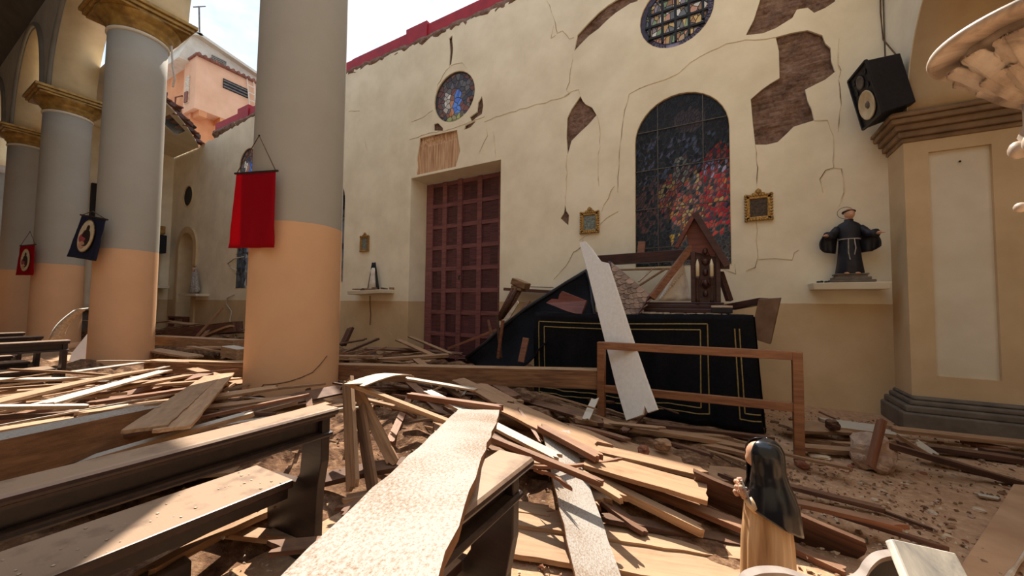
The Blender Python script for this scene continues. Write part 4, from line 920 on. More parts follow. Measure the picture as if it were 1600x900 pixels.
stick(PY(1018, 466, 5.75), PY(1080, 386, 6.0), .1, .09, 'R', 'rounded brown post leaning against the shrine gable')
stick(PY(928, 408, 6.75), PY(1082, 398, 6.5), .18, .17, 'shrine', 'dark moulded beam lying below the flame window')
stick(PY(955, 422, 6.6), PY(1050, 420, 6.4), .05, .03, 'G', 'thin pale strip under the dark moulded beam')
stick(PY(990, 452, 6.3), PY(1040, 420, 6.3), .04, .03, 'G', 'thin slat crossing behind the leaning shrine post')
stick(PY(998, 440, 6.4), PY(1022, 418, 6.5), .1, .02, 'P', 'short pale splinter behind the shingled roof piece')
stick(PY(1000, 408, 6.72), PY(1003, 378, 6.8), .12, .05, 'R', 'small red-brown upright at the foot of the flame window', up=(0, 1, 0))
stick(PY(1125, 425, 6.2), PY(1140, 470, 6.1), .09, .06, 'shrine', 'dark splinter sloping down right of the shrine candles')
tag(slab(MB(), [PY(1185, 468, 5.7), PY(1219, 466, 5.9), PY(1203, 538, 5.75), PY(1172, 528, 5.6)], V((.02, .06, .01))).build('cabinet_panel', M['dustwood']), 'grey-brown panel tilted against the right end of the altar', 'panel')
stick(PY(1140, 480, 6.1), PY(1195, 470, 5.9), .25, .08, 'shrine', 'dark board behind the tilted panel on the altar')
tag(MB().box(-.12, .12, -.08, .08, 0, .07).xf(Matrix.Translation(PY(1128, 489, 5.6))).build('small_box', M['black'], None, bevel=.006), 'small black box lying on the altar cloth', 'box')
tag(MB().box(-.12, .12, -.07, .07, 0, .025).xf(Matrix.Translation(PY(1128, 489, 5.6)+V((0, .01, .072)))).build('paper_stack', M['chip']), 'white paper stack on the small black box', 'paper')
for k in range(26):
    c = PY(1000+k*5.6+RND.uniform(-3, 3), 491+RND.uniform(-1, 1), 5.48+.3*RND.random()); c.z = az+.012
    tag(MB().box(-.03, .03, -.02, .02, 0, .018).xf(Matrix.Translation(c) @ Matrix.Rotation(k*1.3, 4, 'Z') @ Matrix.Diagonal((.6+RND.random()*.7,)*3+(1,))).build('plaster_chip', M['chip']), 'white plaster chip scattered along the altar top', 'chip', 'chips on the altar')
# shingled roof piece
sA, sB, sC, sD = PY(952, 411, 5.9), PY(1016, 464, 5.8), PY(990, 504, 5.5), PY(957, 470, 5.6)
sg = thing('shingled_roof_piece', 'fallen shrine roof piece with rows of fish-scale shingles', 'roof piece', tuple((sC+sD)/2))
nrm = (sB-sA).cross(sD-sA).normalized()
if nrm.dot(CAM-sA) < 0: nrm = -nrm
slab(MB(), [sA, sB, sC, sD], nrm*-.03).build('backing', M['shrine'], sg)
nr = 9
for i in range(nr):
    v = (i+.5)/nr; l = sA.lerp(sD, v); r = sB.lerp(sC, v); L = (r-l).length; m = max(2, round(L/.105)); ex = (r-l).normalized(); ey = nrm.cross(ex)
    if ey.z > 0: ey = -ey
    for j in range(m):
        c = l.lerp(r, (j+.5+(.25 if i % 2 else -.25))/m)
        w_ = L/m*.48; ps = [c-ex*w_-ey*.05, c+ex*w_-ey*.05, c+ex*w_+ey*.02]+[c+ex*w_*Cc(a)+ey*(.02+.045*S(a)) for a in (.6, 1.1, 1.57, 2.04, 2.54)]+[c-ex*w_+ey*.02]
        slab(MB(), [p+nrm*(.006+.022*(1 if (p-c).dot(ey) > 0 else 0)) for p in ps], nrm*.014).build('shingle', M['shingle'], sg)
MB().bar(sA+nrm*.02, sD+nrm*.02, .05, .05).build('edge_strip', M['shrine'], sg); MB().bar(sB+nrm*.02, sC+nrm*.02, .03, .05).build('edge_strip', M['shrine'], sg)
# fallen black canopy left of the shrine
up_ = [(728, 560, 5.6), (760, 536, 5.7), (790, 508, 5.8), (822, 483, 5.9), (852, 464, 6.0), (885, 443, 6.1), (917, 424, 6.1)]
lo_ = [(742, 600, 5.2), (780, 595, 5.2), (805, 580, 5.25), (835, 560, 5.3), (865, 520, 5.4), (895, 500, 5.5), (930, 497, 5.6)]
rows = []
for i in range(13):
    v = i/12; r = []
    for j in range(31):
        s = j/30*6; k = min(5, int(s)); f = s-k
        a = PY(lerp(up_[k][0], up_[k+1][0], f), lerp(up_[k][1], up_[k+1][1], f), lerp(up_[k][2], up_[k+1][2], f)); b = PY(lerp(lo_[k][0], lo_[k+1][0], f), lerp(lo_[k][1], lo_[k+1][1], f), lerp(lo_[k][2], lo_[k+1][2], f))
        r.append(a.lerp(b, v)+V((0, .16*S(PI*v)+.03*S(j*.8+v*4)*v+.03*nse(j*.35, v*4), .02*S(j*1.1+3*v))))
    rows.append(r)
cn = thing('fallen_canopy', 'collapsed canopy of black cloth sagging beside the altar', 'canopy', tuple(PY(830, 560, 5.6)))
MB().sheet(rows, .008).build('cloth', M['blackcloth'], cn, True)
MB().tube([PY(*p)+V((0, 0, .01)) for p in up_], .035, 8).build('top_pole', M['black'], cn, True)
MB().tube([PY(917, 424, 6.08), PY(922, 440, 6.05), PY(925, 470, 5.9), PY(930, 497, 5.6)], .03, 8).build('side_pole', M['black'], cn, True)
tag(slab(MB(), [PY(853, 473, 5.6), PY(862, 467, 5.62), (PY(872, 468, 5.64)), PY(874, 460, 5.65), PY(878, 455, 5.66), PY(916, 470, 5.66), PY(908, 492, 5.55), PY(888, 487, 5.55)], V((.01, .03, .0))).build('torn_panel', M['shrinered']), 'torn red-brown panel lying on the black canopy', 'panel')
# wooden column fragment and bits beside the door
tf = thing('column_fragment', 'fluted dark wood column fragment with square capital by the door', 'column fragment', tuple(PY(785, 500, 6.3)))
b0, b1 = PY(783, 500, 6.3), PY(811, 446, 6.35); dv = (b1-b0).normalized()
for k in range(5): a = 2*PI*k/5; MB().tube([b0+V((.07*Cc(a), .07*S(a), 0)), b1+V((.07*Cc(a), .07*S(a), 0))], .045, 8).build('flute', M['D'], tf, True)
MB().bar(b1+dv*.03-V((.13, 0, -.06)), b1+dv*.05+V((.16, 0, -.07)), .24, .13).build('capital', M['G'], tf, bevel=.02)
MB().bar(b1-dv*.07-V((.09, 0, -.04)), b1-dv*.05+V((.12, 0, -.05)), .2, .06).build('neck', M['G'], tf, bevel=.015)
tag(slab(MB(), [PY(776, 513, 5.7), PY(808, 470, 5.75), PY(810, 474, 5.75), PY(796, 497, 5.7)], V((0, .03, 0))).build('white_splinter', M['clean']), 'sharp white splinter leaning left of the black canopy', 'splinter')
stick(PY(792, 452, 7.1), PY(862, 456, 7.1), .3, .06, 'D', 'broken wall shelf with rubble right of the door')
stick(PY(832, 448, 7.05), PY(862, 449, 7.05), .2, .02, 'clean', 'white strip lying on the broken shelf right of the door')
stick(PY(826, 470, 6.6), PY(806, 500, 6.3), .1, .03, 'R', 'red-brown slat sloping down behind the black canopy')
for k, (a, b, y, m) in enumerate([((822, 528), (814, 566), 5.1, 'R'), ((776, 492), (783, 560), 5.6, 'D'), ((763, 500), (772, 545), 5.9, 'R'), ((700, 545), (790, 510), 6.4, 'R'), ((778, 560), (786, 500), 5.4, 'R')]):
    stick(PY(*a, y), PY(*b, y-.1), .1 if k == 0 else .05, .03, m, ['short brown board standing before the black altar cloth', 'thin dark upright under the black canopy', 'thin reddish slat at the foot of the red door', 'long thin lath slanting across the door foot', 'reddish slat under the left of the black canopy'][k], up=(0, 1, 0))

# ================================================================== BOARDS
_pm = {}
def plank_mesh(L, w, t, jag, rnd, bow):
    nx, ny = max(4, min(26, int(L/.11))), 5; vs = []; e0 = [rnd.uniform(-1, 1)*jag for _ in range(ny+1)]; e1 = [rnd.uniform(-1, 1)*jag for _ in range(ny+1)]
    ed = [rnd.uniform(-.012, .004) for _ in range(nx+1)]; ed2 = [rnd.uniform(-.012, .004) for _ in range(nx+1)]
    for s_ in (1, -1):
        for i in range(nx+1):
            for j in range(ny+1):
                x = -L/2+L*i/nx+(e0[j] if i == 0 else e1[j] if i == nx else 0); y = -w/2+w*j/ny
                if j == 0: y -= ed[i]*min(.8, w*3)
                if j == ny: y += ed2[i]*min(.8, w*3)
                vs.append((x, y, s_*t/2+bow*(1-(2*i/nx-1)**2)))
    q = lambda s_, i, j: s_*(nx+1)*(ny+1)+i*(ny+1)+j; fs = []
    for i in range(nx):
        for j in range(ny): fs += [(q(0, i, j), q(0, i+1, j), q(0, i+1, j+1), q(0, i, j+1)), (q(1, i, j), q(1, i, j+1), q(1, i+1, j+1), q(1, i+1, j))]
        fs += [(q(0, i, 0), q(1, i, 0), q(1, i+1, 0), q(0, i+1, 0)), (q(0, i, ny), q(0, i+1, ny), q(1, i+1, ny), q(1, i, ny))]
    for j in range(ny): fs += [(q(0, 0, j), q(0, 0, j+1), q(1, 0, j+1), q(1, 0, j)), (q(0, nx, j), q(1, nx, j), q(1, nx, j+1), q(0, nx, j+1))]
    return vs, fs
def plank3(a, b, w, t, mat, label, roll=0, jag=.03, bow=0, name='plank', cat='plank', group=None, top=True):
    a, b = V(a), V(b); x = b-a; L = x.length; x.normalize(); y = V((0, 0, 1)).cross(x)
    if y.length < .05: y = V((0, 1, 0))
    y.normalize(); z = x.cross(y); R = Matrix.Rotation(math.radians(roll), 3, x); y, z = R @ y, R @ z
    c = (a+b)/2-(z*(t/2) if top else V((0, 0, 0)))
    vs, fs = plank_mesh(L, w, t, jag, RND, bow)
    me = bpy.data.meshes.new(name); me.from_pydata(vs, [], fs); me.materials.append(M[mat])
    o = bpy.data.objects.new(name, me); COL.objects.link(o); o.matrix_world = Matrix(((x.x, y.x, z.x, c.x), (x.y, y.y, z.y, c.y), (x.z, y.z, z.z, c.z), (0, 0, 0, 1)))
    return tag(o, label, cat, group)
def plank(A, zA, B, zB, w, t, mat, label, **k): return plank3(onZ(A[0], A[1], zA), onZ(B[0], B[1], zB), w, t, mat, label, **k)
def dplank(A, dA, B, dB, w, t, mat, label, **k): return plank3(atD(A[0], A[1], dA), atD(B[0], B[1], dB), w, t, mat, label, **k)

# foreground and leaning boards
plank3(atD(498, 985, .54), atD(749, 640, 2.5), .285, .03, 'W', 'big flaking white board jutting from the foreground over the nearest pew', jag=.012)
plank((869, 674), .42, (945, 935), .12, .24, .03, 'W', 'second flaking white board lying on the lit floor boards', jag=.02)
_a, _b = atD(912, 380, 5.45), atD(1002, 649, 3.98); _x = (_b-_a).normalized(); _y = V((0, 0, 1)).cross(_x).normalized(); _y = Matrix.Rotation(math.radians(62), 3, _x) @ _y; _n = _x.cross(_y)
if _n.dot(CAM-_a) < 0: _n = -_n
def _pl(px, py): d = ray(px, py); return CAM+d*((_a-CAM).dot(_n)/d.dot(_n))
wb = MB(); slab(wb, [_pl(*p) for p in ((905, 379), (914, 377), (924, 388), (938, 408), (950, 411), (962, 448), (985, 520), (1008, 588), (1027, 640), (1012, 645), (1007, 634), (1004, 648), (978, 657), (962, 602), (948, 545), (934, 490), (918, 425))], _n*-.03)
tag(wb.build('plank', M['lean'], None, bevel=.003), 'clean white board leaning through the brown rail', 'plank')
dplank((235, 562), 7.0, (938, 577), 4.55, .22, .22, 'beam', 'long squared roof beam lying behind the nearest column', jag=.01)
plank((768, 681), .52, (936, 749), .42, .05, .035, 'R', 'thin reddish lath crossing the second white board')
plank((921, 738), .30, (1096, 823), .16, .07, .05, 'T', 'pale squared lath below the grey boards')
plank((668, 610), .60, (870, 712), .44, .10, .025, 'P', 'long narrow white lath passing under the big white board')
plank((640, 614), .60, (782, 634), .60, .07, .05, 'R', 'short red-brown bar above the end of the big white board')
plank((548, 597), .85, (703, 657), .55, .07, .03, 'T', 'tan lath slanting from the nearest column to the big white board')
plank((566, 621), .6, (672, 647), .5, .05, .025, 'T', 'pale splintered lath below the slanting tan lath', jag=.08)
dplank((541, 594), 3.25, (548, 760), 2.7, .16, .03, 'T', 'wide raw board standing beside the end of the front pew', roll=70)
dplank((552, 600), 3.2, (614, 723), 2.95, .09, .03, 'T', 'narrow raw board leaning away from the standing board', roll=60)
dplank((560, 640), 3.1, (580, 765), 2.75, .10, .03, 'G', 'shaded raw board between the two leaning boards', roll=65)
plank((560, 600), .85, (637, 586), .8, .2, .01, 'P', 'crumpled pale sheet under the long beam', bow=.04, jag=.06)
plank((636, 590), .7, (745, 608), .6, .09, .02, 'P', 'thin pale strip just under the long beam')
plank((742, 600), .55, (792, 628), .5, .28, .03, 'G', 'grey dusty board with stepped end below the long beam', jag=.07)
plank((715, 592), .55, (770, 618), .5, .2, .03, 'G', 'dusty board overlapped by the stepped grey board')
plank((745, 580), .5, (805, 618), .45, .15, .03, 'D', 'dark board under the middle of the long beam')
plank((790, 632), .5, (935, 700), .38, .32, .025, 'G', 'wide dusty sheet of board below the altar', jag=.08)
plank((846, 664), .48, (936, 711), .42, .09, .04, 'R', 'red-edged board over the second white board end')
plank((720, 655), .5, (862, 715), .4, .16, .03, 'D', 'dark shaded board beside the narrow white lath')
plank((918, 716), .36, (1104, 768), .3, .26, .03, 'G', 'broad grey-brown board with square end in the middle heap', jag=.01)
plank((870, 685), .38, (1100, 737), .32, .16, .03, 'G', 'long thin dusty board above the broad grey-brown one')
plank((945, 733), .25, (1165, 822), .14, .10, .035, 'R', 'long reddish board running down behind the nun statue')
plank((1080, 752), .28, (1340, 862), .04, .26, .025, 'D', 'wide dark brown board on edge behind the nun statue', roll=-62, jag=.02)
plank((945, 804), .13, (1168, 846), .06, .1, .03, 'D', 'dark strip at the top of the lit floor boards')
plank((790, 800), .09, (1185, 860), .05, .24, .03, 'T', 'upper wide sunlit board lying on the floor', jag=.015)
plank((790, 842), .06, (1200, 905), .04, .25, .03, 'T', 'lower wide sunlit board lying on the floor', jag=.015)
plank((760, 782), .10, (860, 798), .09, .14, .025, 'T', 'short sunlit board above the two wide floor boards')
plank((1225, 755), .1, (1382, 793), .06, .07, .03, 'D', 'thin dark strip right of the nun statue')
plank((1375, 795), .04, (1448, 822), .03, .025, .02, 'D', 'thin dark stick on the dusty floor')
plank((1225, 845), .06, (1313, 886), .03, .07, .035, 'R', 'brown strip right of the nun statue skirt')
plank((900, 652), .3, (1215, 700), .1, .14, .04, 'G', 'long dusty board along the foot of the altar')
plank((1010, 660), .2, (1205, 682), .06, .08, .04, 'D', 'dark moulding strip at the altar foot')
plank((885, 668), .32, (1065, 722), .2, .22, .03, 'G', 'dusty grey board below the leaning white board')
plank((1010, 640), .25, (975, 672), .28, .08, .02, 'D', 'short dark stick under the leaning white board')
plank((930, 622), .45, (915, 655), .34, .08, .02, 'P', 'short pale splinter at the left rail post')
plank((1060, 735), .14, (1170, 742), .08, .3, .03, 'G', 'dusty flat board left of the nun statue head', jag=.05)
plank((975, 725), .32, (1080, 745), .24, .04, .03, 'P', 'thin white edged slat between the grey boards')
plank((650, 560), .5, (690, 590), .45, .14, .03, 'G', 'grey board end poking from under the long beam')
# right side
plank((1300, 660), .16, (1390, 672), .1, .42, .04, 'P', 'broad pale plaster slab by the wall right of the rail', jag=.06, name='plaster_slab', cat='slab')
plank((1225, 664), .16, (1310, 667), .14, .4, .03, 'G', 'dusty slab behind the right rail post', jag=.07, name='plaster_slab', cat='slab')
plank((1245, 695), .1, (1335, 702), .08, .14, .04, 'G', 'short board between the rail post and the broken block')
dplank((1374, 655), 3.45, (1356, 728), 3.35, .055, .05, 'R', 'short stick standing against the broken block', roll=20, jag=.01)
plank((1385, 690), .28, (1612, 756), .03, .09, .05, 'D', 'long dark batten sloping to the floor at the right')
plank((1395, 668), .14, (1640, 694), .1, .18, .04, 'G', 'long dusty board along the pilaster base')
plank((1400, 688), .1, (1600, 716), .06, .12, .05, 'D', 'dark beam below the pilaster base board')
plank((1430, 690), .2, (1462, 712), .1, .14, .02, 'P', 'small pale board leaning on the dark batten', roll=20)
plank((1405, 680), .26, (1478, 724), .06, .07, .03, 'G', 'dusty lath crossing under the dark batten')
plank((1440, 705), .12, (1560, 742), .03, .1, .04, 'D', 'dark splintered lath behind the long dark batten')
plank((1528, 772), .03, (1560, 778), .02, .06, .015, 'P', 'small pale splinter alone on the right floor', jag=.02)
# left heap
plank3(onZ(-90, 700, .80), onZ(236, 634, .72), .2, .22, 'beamwhite' if False else 'W', 'thick rotten timber with white painted top behind the front pew', jag=.04)
plank((226, 668), .78, (334, 586), .52, .20, .02, 'T', 'left of two wide tan boards before the nearest column', jag=.01)
plank((268, 668), .77, (354, 583), .51, .18, .02, 'T', 'right of two wide tan boards before the nearest column', jag=.01)
plank((-60, 634), .72, (138, 632), .62, .09, .03, 'P', 'white lath at the left edge above the rotten timber')
plank((-60, 640), .66, (240, 576), .45, .16, .025, 'T', 'long tan board bending across the left heap', bow=.03)
plank((68, 630), .66, (258, 578), .5, .16, .02, 'P', 'white board lying along the long tan board')
plank((-60, 592), .5, (182, 590), .48, .14, .03, 'P', 'cream board below the dark pew by the second column')
plank((115, 580), .42, (250, 562), .40, .16, .02, 'P', 'cream strip at the foot of the second column')
plank((180, 606), .5, (312, 582), .45, .14, .03, 'T', 'tan board in the middle of the left heap')
plank((-60, 652), .62, (138, 641), .6, .06, .03, 'D', 'thin dark lath in the left heap')
plank((-60, 680), .62, (106, 652), .58, .12, .02, 'T', 'tan board partly under the rotten timber')
plank((125, 644), .66, (252, 627), .6, .12, .03, 'T', 'tan board with pointed end above the rotten timber', jag=.06)
plank((140, 628), .55, (300, 605), .5, .1, .03, 'R', 'reddish lath in the left heap')
plank((150, 598), .46, (262, 572), .45, .1, .02, 'W', 'narrow white board in the left heap')
plank((240, 600), .45, (375, 590), .4, .1, .03, 'T', 'tan lath left of the nearest column')
plank((300, 575), .4, (380, 598), .38, .16, .03, 'G', 'dusty board touching the nearest column')
dplank((240, 524), 9.6, (376, 531), 8.2, .3, .22, 'T', 'big pale squared beam beyond the nearest column', jag=.02)
dplank((238, 545), 8.5, (305, 556), 7.6, .3, .04, 'T', 'pale board below the big pale beam')
dplank((245, 517), 12, (372, 502), 11, .3, .3, 'D', 'dark fallen beam far behind the nearest column')
dplank((300, 532), 10, (360, 508), 10, .28, .05, 'G', 'tilted grey board far behind the nearest column')
dplank((305, 526), 10.5, (346, 481), 11, .05, .05, 'G', 'thin stick poking up from the far rubble')
dplank((355, 540), 7.6, (380, 545), 7.4, .25, .2, 'P', 'pale block end beside the nearest column')
dplank((532, 552), 8.6, (590, 528), 9.4, .08, .05, 'D', 'dark stick poking up beyond the nearest column')
dplank((534, 538), 9.2, (546, 512), 9.4, .16, .08, 'D', 'dark broken block standing beyond the nearest column')
dplank((530, 553), 8.4, (580, 543), 8.4, .12, .03, 'G', 'pale board lying beyond the nearest column')
dplank((575, 556), 7.9, (660, 545), 8.2, .06, .04, 'R', 'reddish lath left of the door foot')
dplank((622, 530), 8.4, (690, 560), 7.2, .14, .03, 'G', 'dusty board sloping down left of the door')
dplank((640, 525), 8.6, (705, 552), 7.4, .1, .03, 'G', 'second dusty board sloping down before the door')
dplank((590, 560), 7.0, (700, 553), 7.2, .25, .05, 'G', 'dusty board along the door threshold rubble')
# curved vault strip by the second column
rows = []
for i in range(13):
    t = i/12; px = lerp(128, 90, t)+(-8*S(PI*t)); py = lerp(484, 530, t); a = atD(px, py, 8.7); rows.append([a-RT*.16+V((0, 0, -.03)), a+V((.03, -.06, .02)), a+RT*.15+V((0, 0, .05))])
tag(MB().sheet(rows, .03).build('curved_vault_strip', M['clean'], None, True), 'curved white strip of vault plaster behind the dark pew', 'vault strip')
tag(slab(MB(), [atD(102, 580, 8.2), atD(112, 552, 8.4), atD(136, 522, 8.7), atD(146, 560, 8.5), atD(125, 582, 8.2)], V((.03, .05, -.02))).build('plaster_slab', M['clean']), 'bright white plaster slab leaning at the foot of the second column', 'slab')

# anonymous boards of the heaps, laid in the direction of their neighbours
used_ = set()
def lb0(L, w, LW): return ('long' if L > lerp(*LW[0], .6) else 'short' if L < lerp(*LW[0], .3) else 'medium')+(' wide ' if w > lerp(*LW[1], .55) else ' narrow ')
def heap(n, X, Y, ang, spread, zf, LW, mats, label, group, th=(.02, .04)):
    cs = [V((x, y, .3))-CAM for x in X for y in Y]; pp = [(800+FPX*c.dot(RT)/c.dot(FW), c.dot(FW)) for c in cs]; box = (max(0, min(p[0] for p in pp)), min(1600, max(p[0] for p in pp)), min(p[1] for p in pp), max(p[1] for p in pp))
    for k in range(n):
        x, y = RND.uniform(*X), RND.uniform(*Y); a = math.radians(ang+RND.gauss(0, spread)); L = RND.uniform(*LW[0]); w = RND.uniform(*LW[1]); d = V((Cc(a), S(a), 0))*(L/2)
        z = zf(x, y)*RND.uniform(.35, 1.0); p = V((x, y, z)); dz = V((0, 0, RND.gauss(0, .05)*L))
        mt = RND.choice(mats); c = p-CAM; zc = c.dot(FW); px = 800+FPX*c.dot(RT)/zc; us = (px-box[0])/(box[1]-box[0]); where = 'left' if us < .34 else 'middle' if us < .67 else 'right'
        vs_ = (zc-box[2])/(box[3]-box[2]); row = 'near' if vs_ < .34 else 'central' if vs_ < .67 else 'far'
        lb = lb0(L, w, LW)+{'T': 'tan', 'G': 'grey-brown', 'D': 'dark', 'R': 'reddish', 'P': 'white-flaked'}[mt]+' '+label+', '+row+' '+where
        for m2 in 'TGDRP':
            if lb not in used_: break
            if m2 in mats: mt = m2; lb = lb0(L, w, LW)+{'T': 'tan', 'G': 'grey-brown', 'D': 'dark', 'R': 'reddish', 'P': 'white-flaked'}[mt]+' '+label+', '+row+' '+where
        used_.add(lb)
        plank3(p-d-dz, p+d+dz, w, RND.uniform(*th), mt, lb, roll=RND.gauss(0, 9), jag=.05, group=group, bow=RND.uniform(-.02, .03))
heap(34, (-4.2, -.6), (2.2, 4.8), -20, 45, lambda x, y: .5, ((.2, .8), (.012, .045)), 'GDTPR', 'splinter in the heap before the black altar', 'splinters of the middle heap', (.01, .025))
heap(34, (-7.6, -3.0), (-.3, 2.7), 80, 30, lambda x, y: .66, ((.3, 1.3), (.012, .05)), 'TGTPR', 'splinter in the sunlit heap behind the pew', 'splinters of the left heap', (.01, .03))
heap(60, (-7.6, -3.2), (-.6, 2.6), 82, 16, lambda x, y: lerp(.35, .62, min(1, max(0, (x+8)/4.5))), ((.8, 2.4), (.06, .2)), 'TTGPRDTP', 'board in the sunlit heap behind the front pew', 'boards of the left heap')
heap(46, (-4.4, -.9), (2.6, 4.6), -22, 22, lambda x, y: .42 if x < -2 else .34, ((.6, 1.8), (.05, .2)), 'GGDTRD', 'board in the heap before the black altar', 'boards of the middle heap')
heap(26, (-1.3, .55), (3.3, 5.3), -14, 14, lambda x, y: .15, ((.4, 1.2), (.04, .14)), 'GDGRG', 'lath on the floor round the brown rail', 'laths round the rail')
heap(34, (-11.5, -5.8), (3.9, 6.8), 10, 35, lambda x, y: .5, ((.6, 2.2), (.08, .24)), 'GDTGPD', 'timber in the aisle beyond the columns', 'timbers of the far aisle')
heap(24, (-8.2, -4.4), (4.2, 6.8), -10, 30, lambda x, y: .42, ((.5, 1.6), (.06, .2)), 'GDGR', 'board in rubble before the red door', 'boards before the door')
heap(24, (-19, -11), (4, 6.8), 20, 40, lambda x, y: .75, ((.8, 2.6), (.12, .34)), 'GDTD', 'timber heaped at the far aisle end', 'timbers at the far end')
heap(9, (.9, 2.6), (5.0, 6.4), -25, 25, lambda x, y: .08, ((.25, .8), (.03, .09)), 'GGDR', 'lath on the floor near the pilaster', 'laths near the pilaster')
heap(14, (-2.6, -1.4), (1.2, 2.9), 70, 25, lambda x, y: .2, ((.4, 1.2), (.05, .16)), 'GTTD', 'board behind the front pew end', 'boards behind the pew end')
# ================================================================== RUBBLE
def mound(name, X, Y, hf, label, nx=60, ny=40):
    rows = []
    for i in range(nx+1):
        r = []
        for j in range(ny+1):
            x, y = lerp(*X, i/nx), lerp(*Y, j/ny); e = min(i, nx-i, j, ny-j)/6
            h = hf(x, y)*min(1, e)*(.55+.5*nse(x*1.1, y*1.1, 2)+.28*nse(x*3.4, y*3.4, 5)+.14*nse(x*9, y*9, 8))
            r.append((x, y, max(-.02, h)-.01))
        rows.append(r)
    o = MB().sheet(rows).build(name, M['rubble'], None, False); tag(o, label, 'rubble', None, 'stuff'); return o
mound('rubble_heap', (-13, -2.4), (-1.5, 3.9), lambda x, y: .42 if y < 2.6 else .3, 'dusty rubble under the boards of the left heap', 90, 50)
mound('rubble_heap', (-5.2, .3), (2.3, 5.4), lambda x, y: .34 if x < -1.8 else .2, 'dusty rubble under the boards before the altar', 60, 40)
mound('rubble_heap', (-22, -2.5), (3.8, 7.25), lambda x, y: .5 if x < -9 else .42, 'dusty rubble filling the aisle along the long wall', 120, 40)
def debris(name, n, boxes, size, mat, label, seed):
    rnd = random.Random(seed); mb = MB()
    for k in range(n):
        X, Y, z = rnd.choice(boxes); s = rnd.uniform(*size)*(1 if rnd.random() < .9 else 1.8); c = V((rnd.uniform(*X), rnd.uniform(*Y), rnd.random()*z+s*.3))
        R = Matrix.Rotation(rnd.uniform(0, 6.3), 3, 'Z') @ Matrix.Rotation(rnd.gauss(0, .3), 3, 'X'); a, b, h = s*rnd.uniform(.5, 1.6), s*rnd.uniform(.3, .9), s*rnd.uniform(.15, .5)
        mb.add([c+R @ V(p) for p in ((-a, -b, -h), (a*.9, -b*.7, -h), (0, b, -h), (-a*.5, -b*.4, h), (a*.6, -b*.3, h*.8), (0, b*.6, h))], [(0, 2, 1), (3, 4, 5), (0, 1, 4, 3), (1, 2, 5, 4), (2, 0, 3, 5)])
    return tag(mb.build(name, M[mat], None), label, 'debris', None, 'stuff')
FR = [((.2, 2.9), (2.6, 6.8), .01), ((-1.2, 1.4), (1.8, 4.6), .03), ((-4.5, -.5), (2.4, 4.8), .14)]
debris('wood_debris', 3600, FR+FR+[((-9, -2.2), (-.5, 3), .35), ((-12, -4), (3.9, 7), .4)], (.005, .02), 'G', 'fine brown wood debris strewn over the floor', 3)
debris('plaster_debris', 2600, FR+FR+[((-9, -2.2), (-.5, 3), .35), ((-12, -4), (3.9, 7), .4)], (.004, .014), 'chip', 'fine pale plaster crumbs strewn over the floor', 4)
debris('brick_debris', 900, FR, (.004, .014), 'brickchip', 'fine red brick crumbs strewn over the floor', 5)
debris('pew_debris', 300, [((-2.58, -2.22), (-1, 1.3), .0)], (.004, .014), 'chip', 'crumbs on the floor below the front pew', 6)
mb = MB(); rnd = random.Random(9)
for k in range(90):
    c = V((rnd.uniform(-2.58, -2.22), rnd.uniform(-.4, 1.3), .468)); s = rnd.uniform(.002, .007); mb.obox(c, V((s, s*.4, 0)), V((-s*.3, s*.7, 0)), V((0, 0, s*.15)))
tag(mb.build('seat_crumbs', M['chip']), 'plaster crumbs lying on the seat of the front pew', 'debris', None, 'stuff')
def rock(c, s, mat, label, seed, cat='stone', name='stone', sq=(1, 1, 1), group=None):
    bm = bmesh.new(); bmesh.ops.create_icosphere(bm, subdivisions=3, radius=1)
    for v in bm.verts:
        d = v.co.normalized(); k = 1/max(abs(d.x), abs(d.y), abs(d.z)); q = 1+.35*(k-1)
        v.co = d*q*(.85+.22*nse(d.x*1.6+seed, d.y*1.6, d.z*1.6)+.1*nse(d.x*5+seed, d.y*5, d.z*5)); v.co.x *= s*sq[0]; v.co.y *= s*sq[1]; v.co.z *= s*sq[2]
    me = bpy.data.meshes.new(name); bm.to_mesh(me); bm.free(); me.materials.append(M[mat]); o = bpy.data.objects.new(name, me); COL.objects.link(o); o.location = V(c)+V((0, 0, s*sq[2]*.8)); o.rotation_euler.z = seed
    return tag(o, label, cat, group)
rock(onZ(1364, 730, 0), .2, 'stone', 'large broken masonry block on the floor right of the rail', 1.3, 'block', 'masonry_block', (1.25, .9, .95))
rock(onZ(1301, 672, .16), .07, 'D', 'dark stone lying on the slab right of the rail', 2.1)
rock(onZ(1035, 703, .25), .07, 'G', 'rounded dusty stone left of the altar foot boards', 3.3, sq=(1.2, 1, .8))
rock(onZ(1140, 708, .06), .07, 'brickchip', 'pinkish stone before the altar right corner', 4.4, sq=(1.3, .9, .6))
rock(onZ(1253, 730, 0), .06, 'brickchip', 'brick piece at the foot of the right rail post', 5.1, sq=(1.4, .9, .5))
rock(onZ(1280, 715, 0), .07, 'chip', 'flat pale stone right of the right rail post', 6.1, sq=(1.6, 1, .3))
rock(onZ(1005, 712, .25), .05, 'brickchip', 'small pink stone beside the rounded dusty stone', 7.7)
for k in range(60):
    x, y = RND.uniform(-1.0, 2.6), RND.uniform(2.9, 6.4)
    if y > 5.2 and x < .4: y = RND.uniform(3.0, 5.0)
    rock((x, y, -.005), RND.uniform(.012, .035), RND.choice(['stone', 'brickchip', 'chip']), 'small stone strewn over the dusty right floor', 10+k, 'stone', 'stone', (1.3, 1, .6), 'small stones on the right floor')
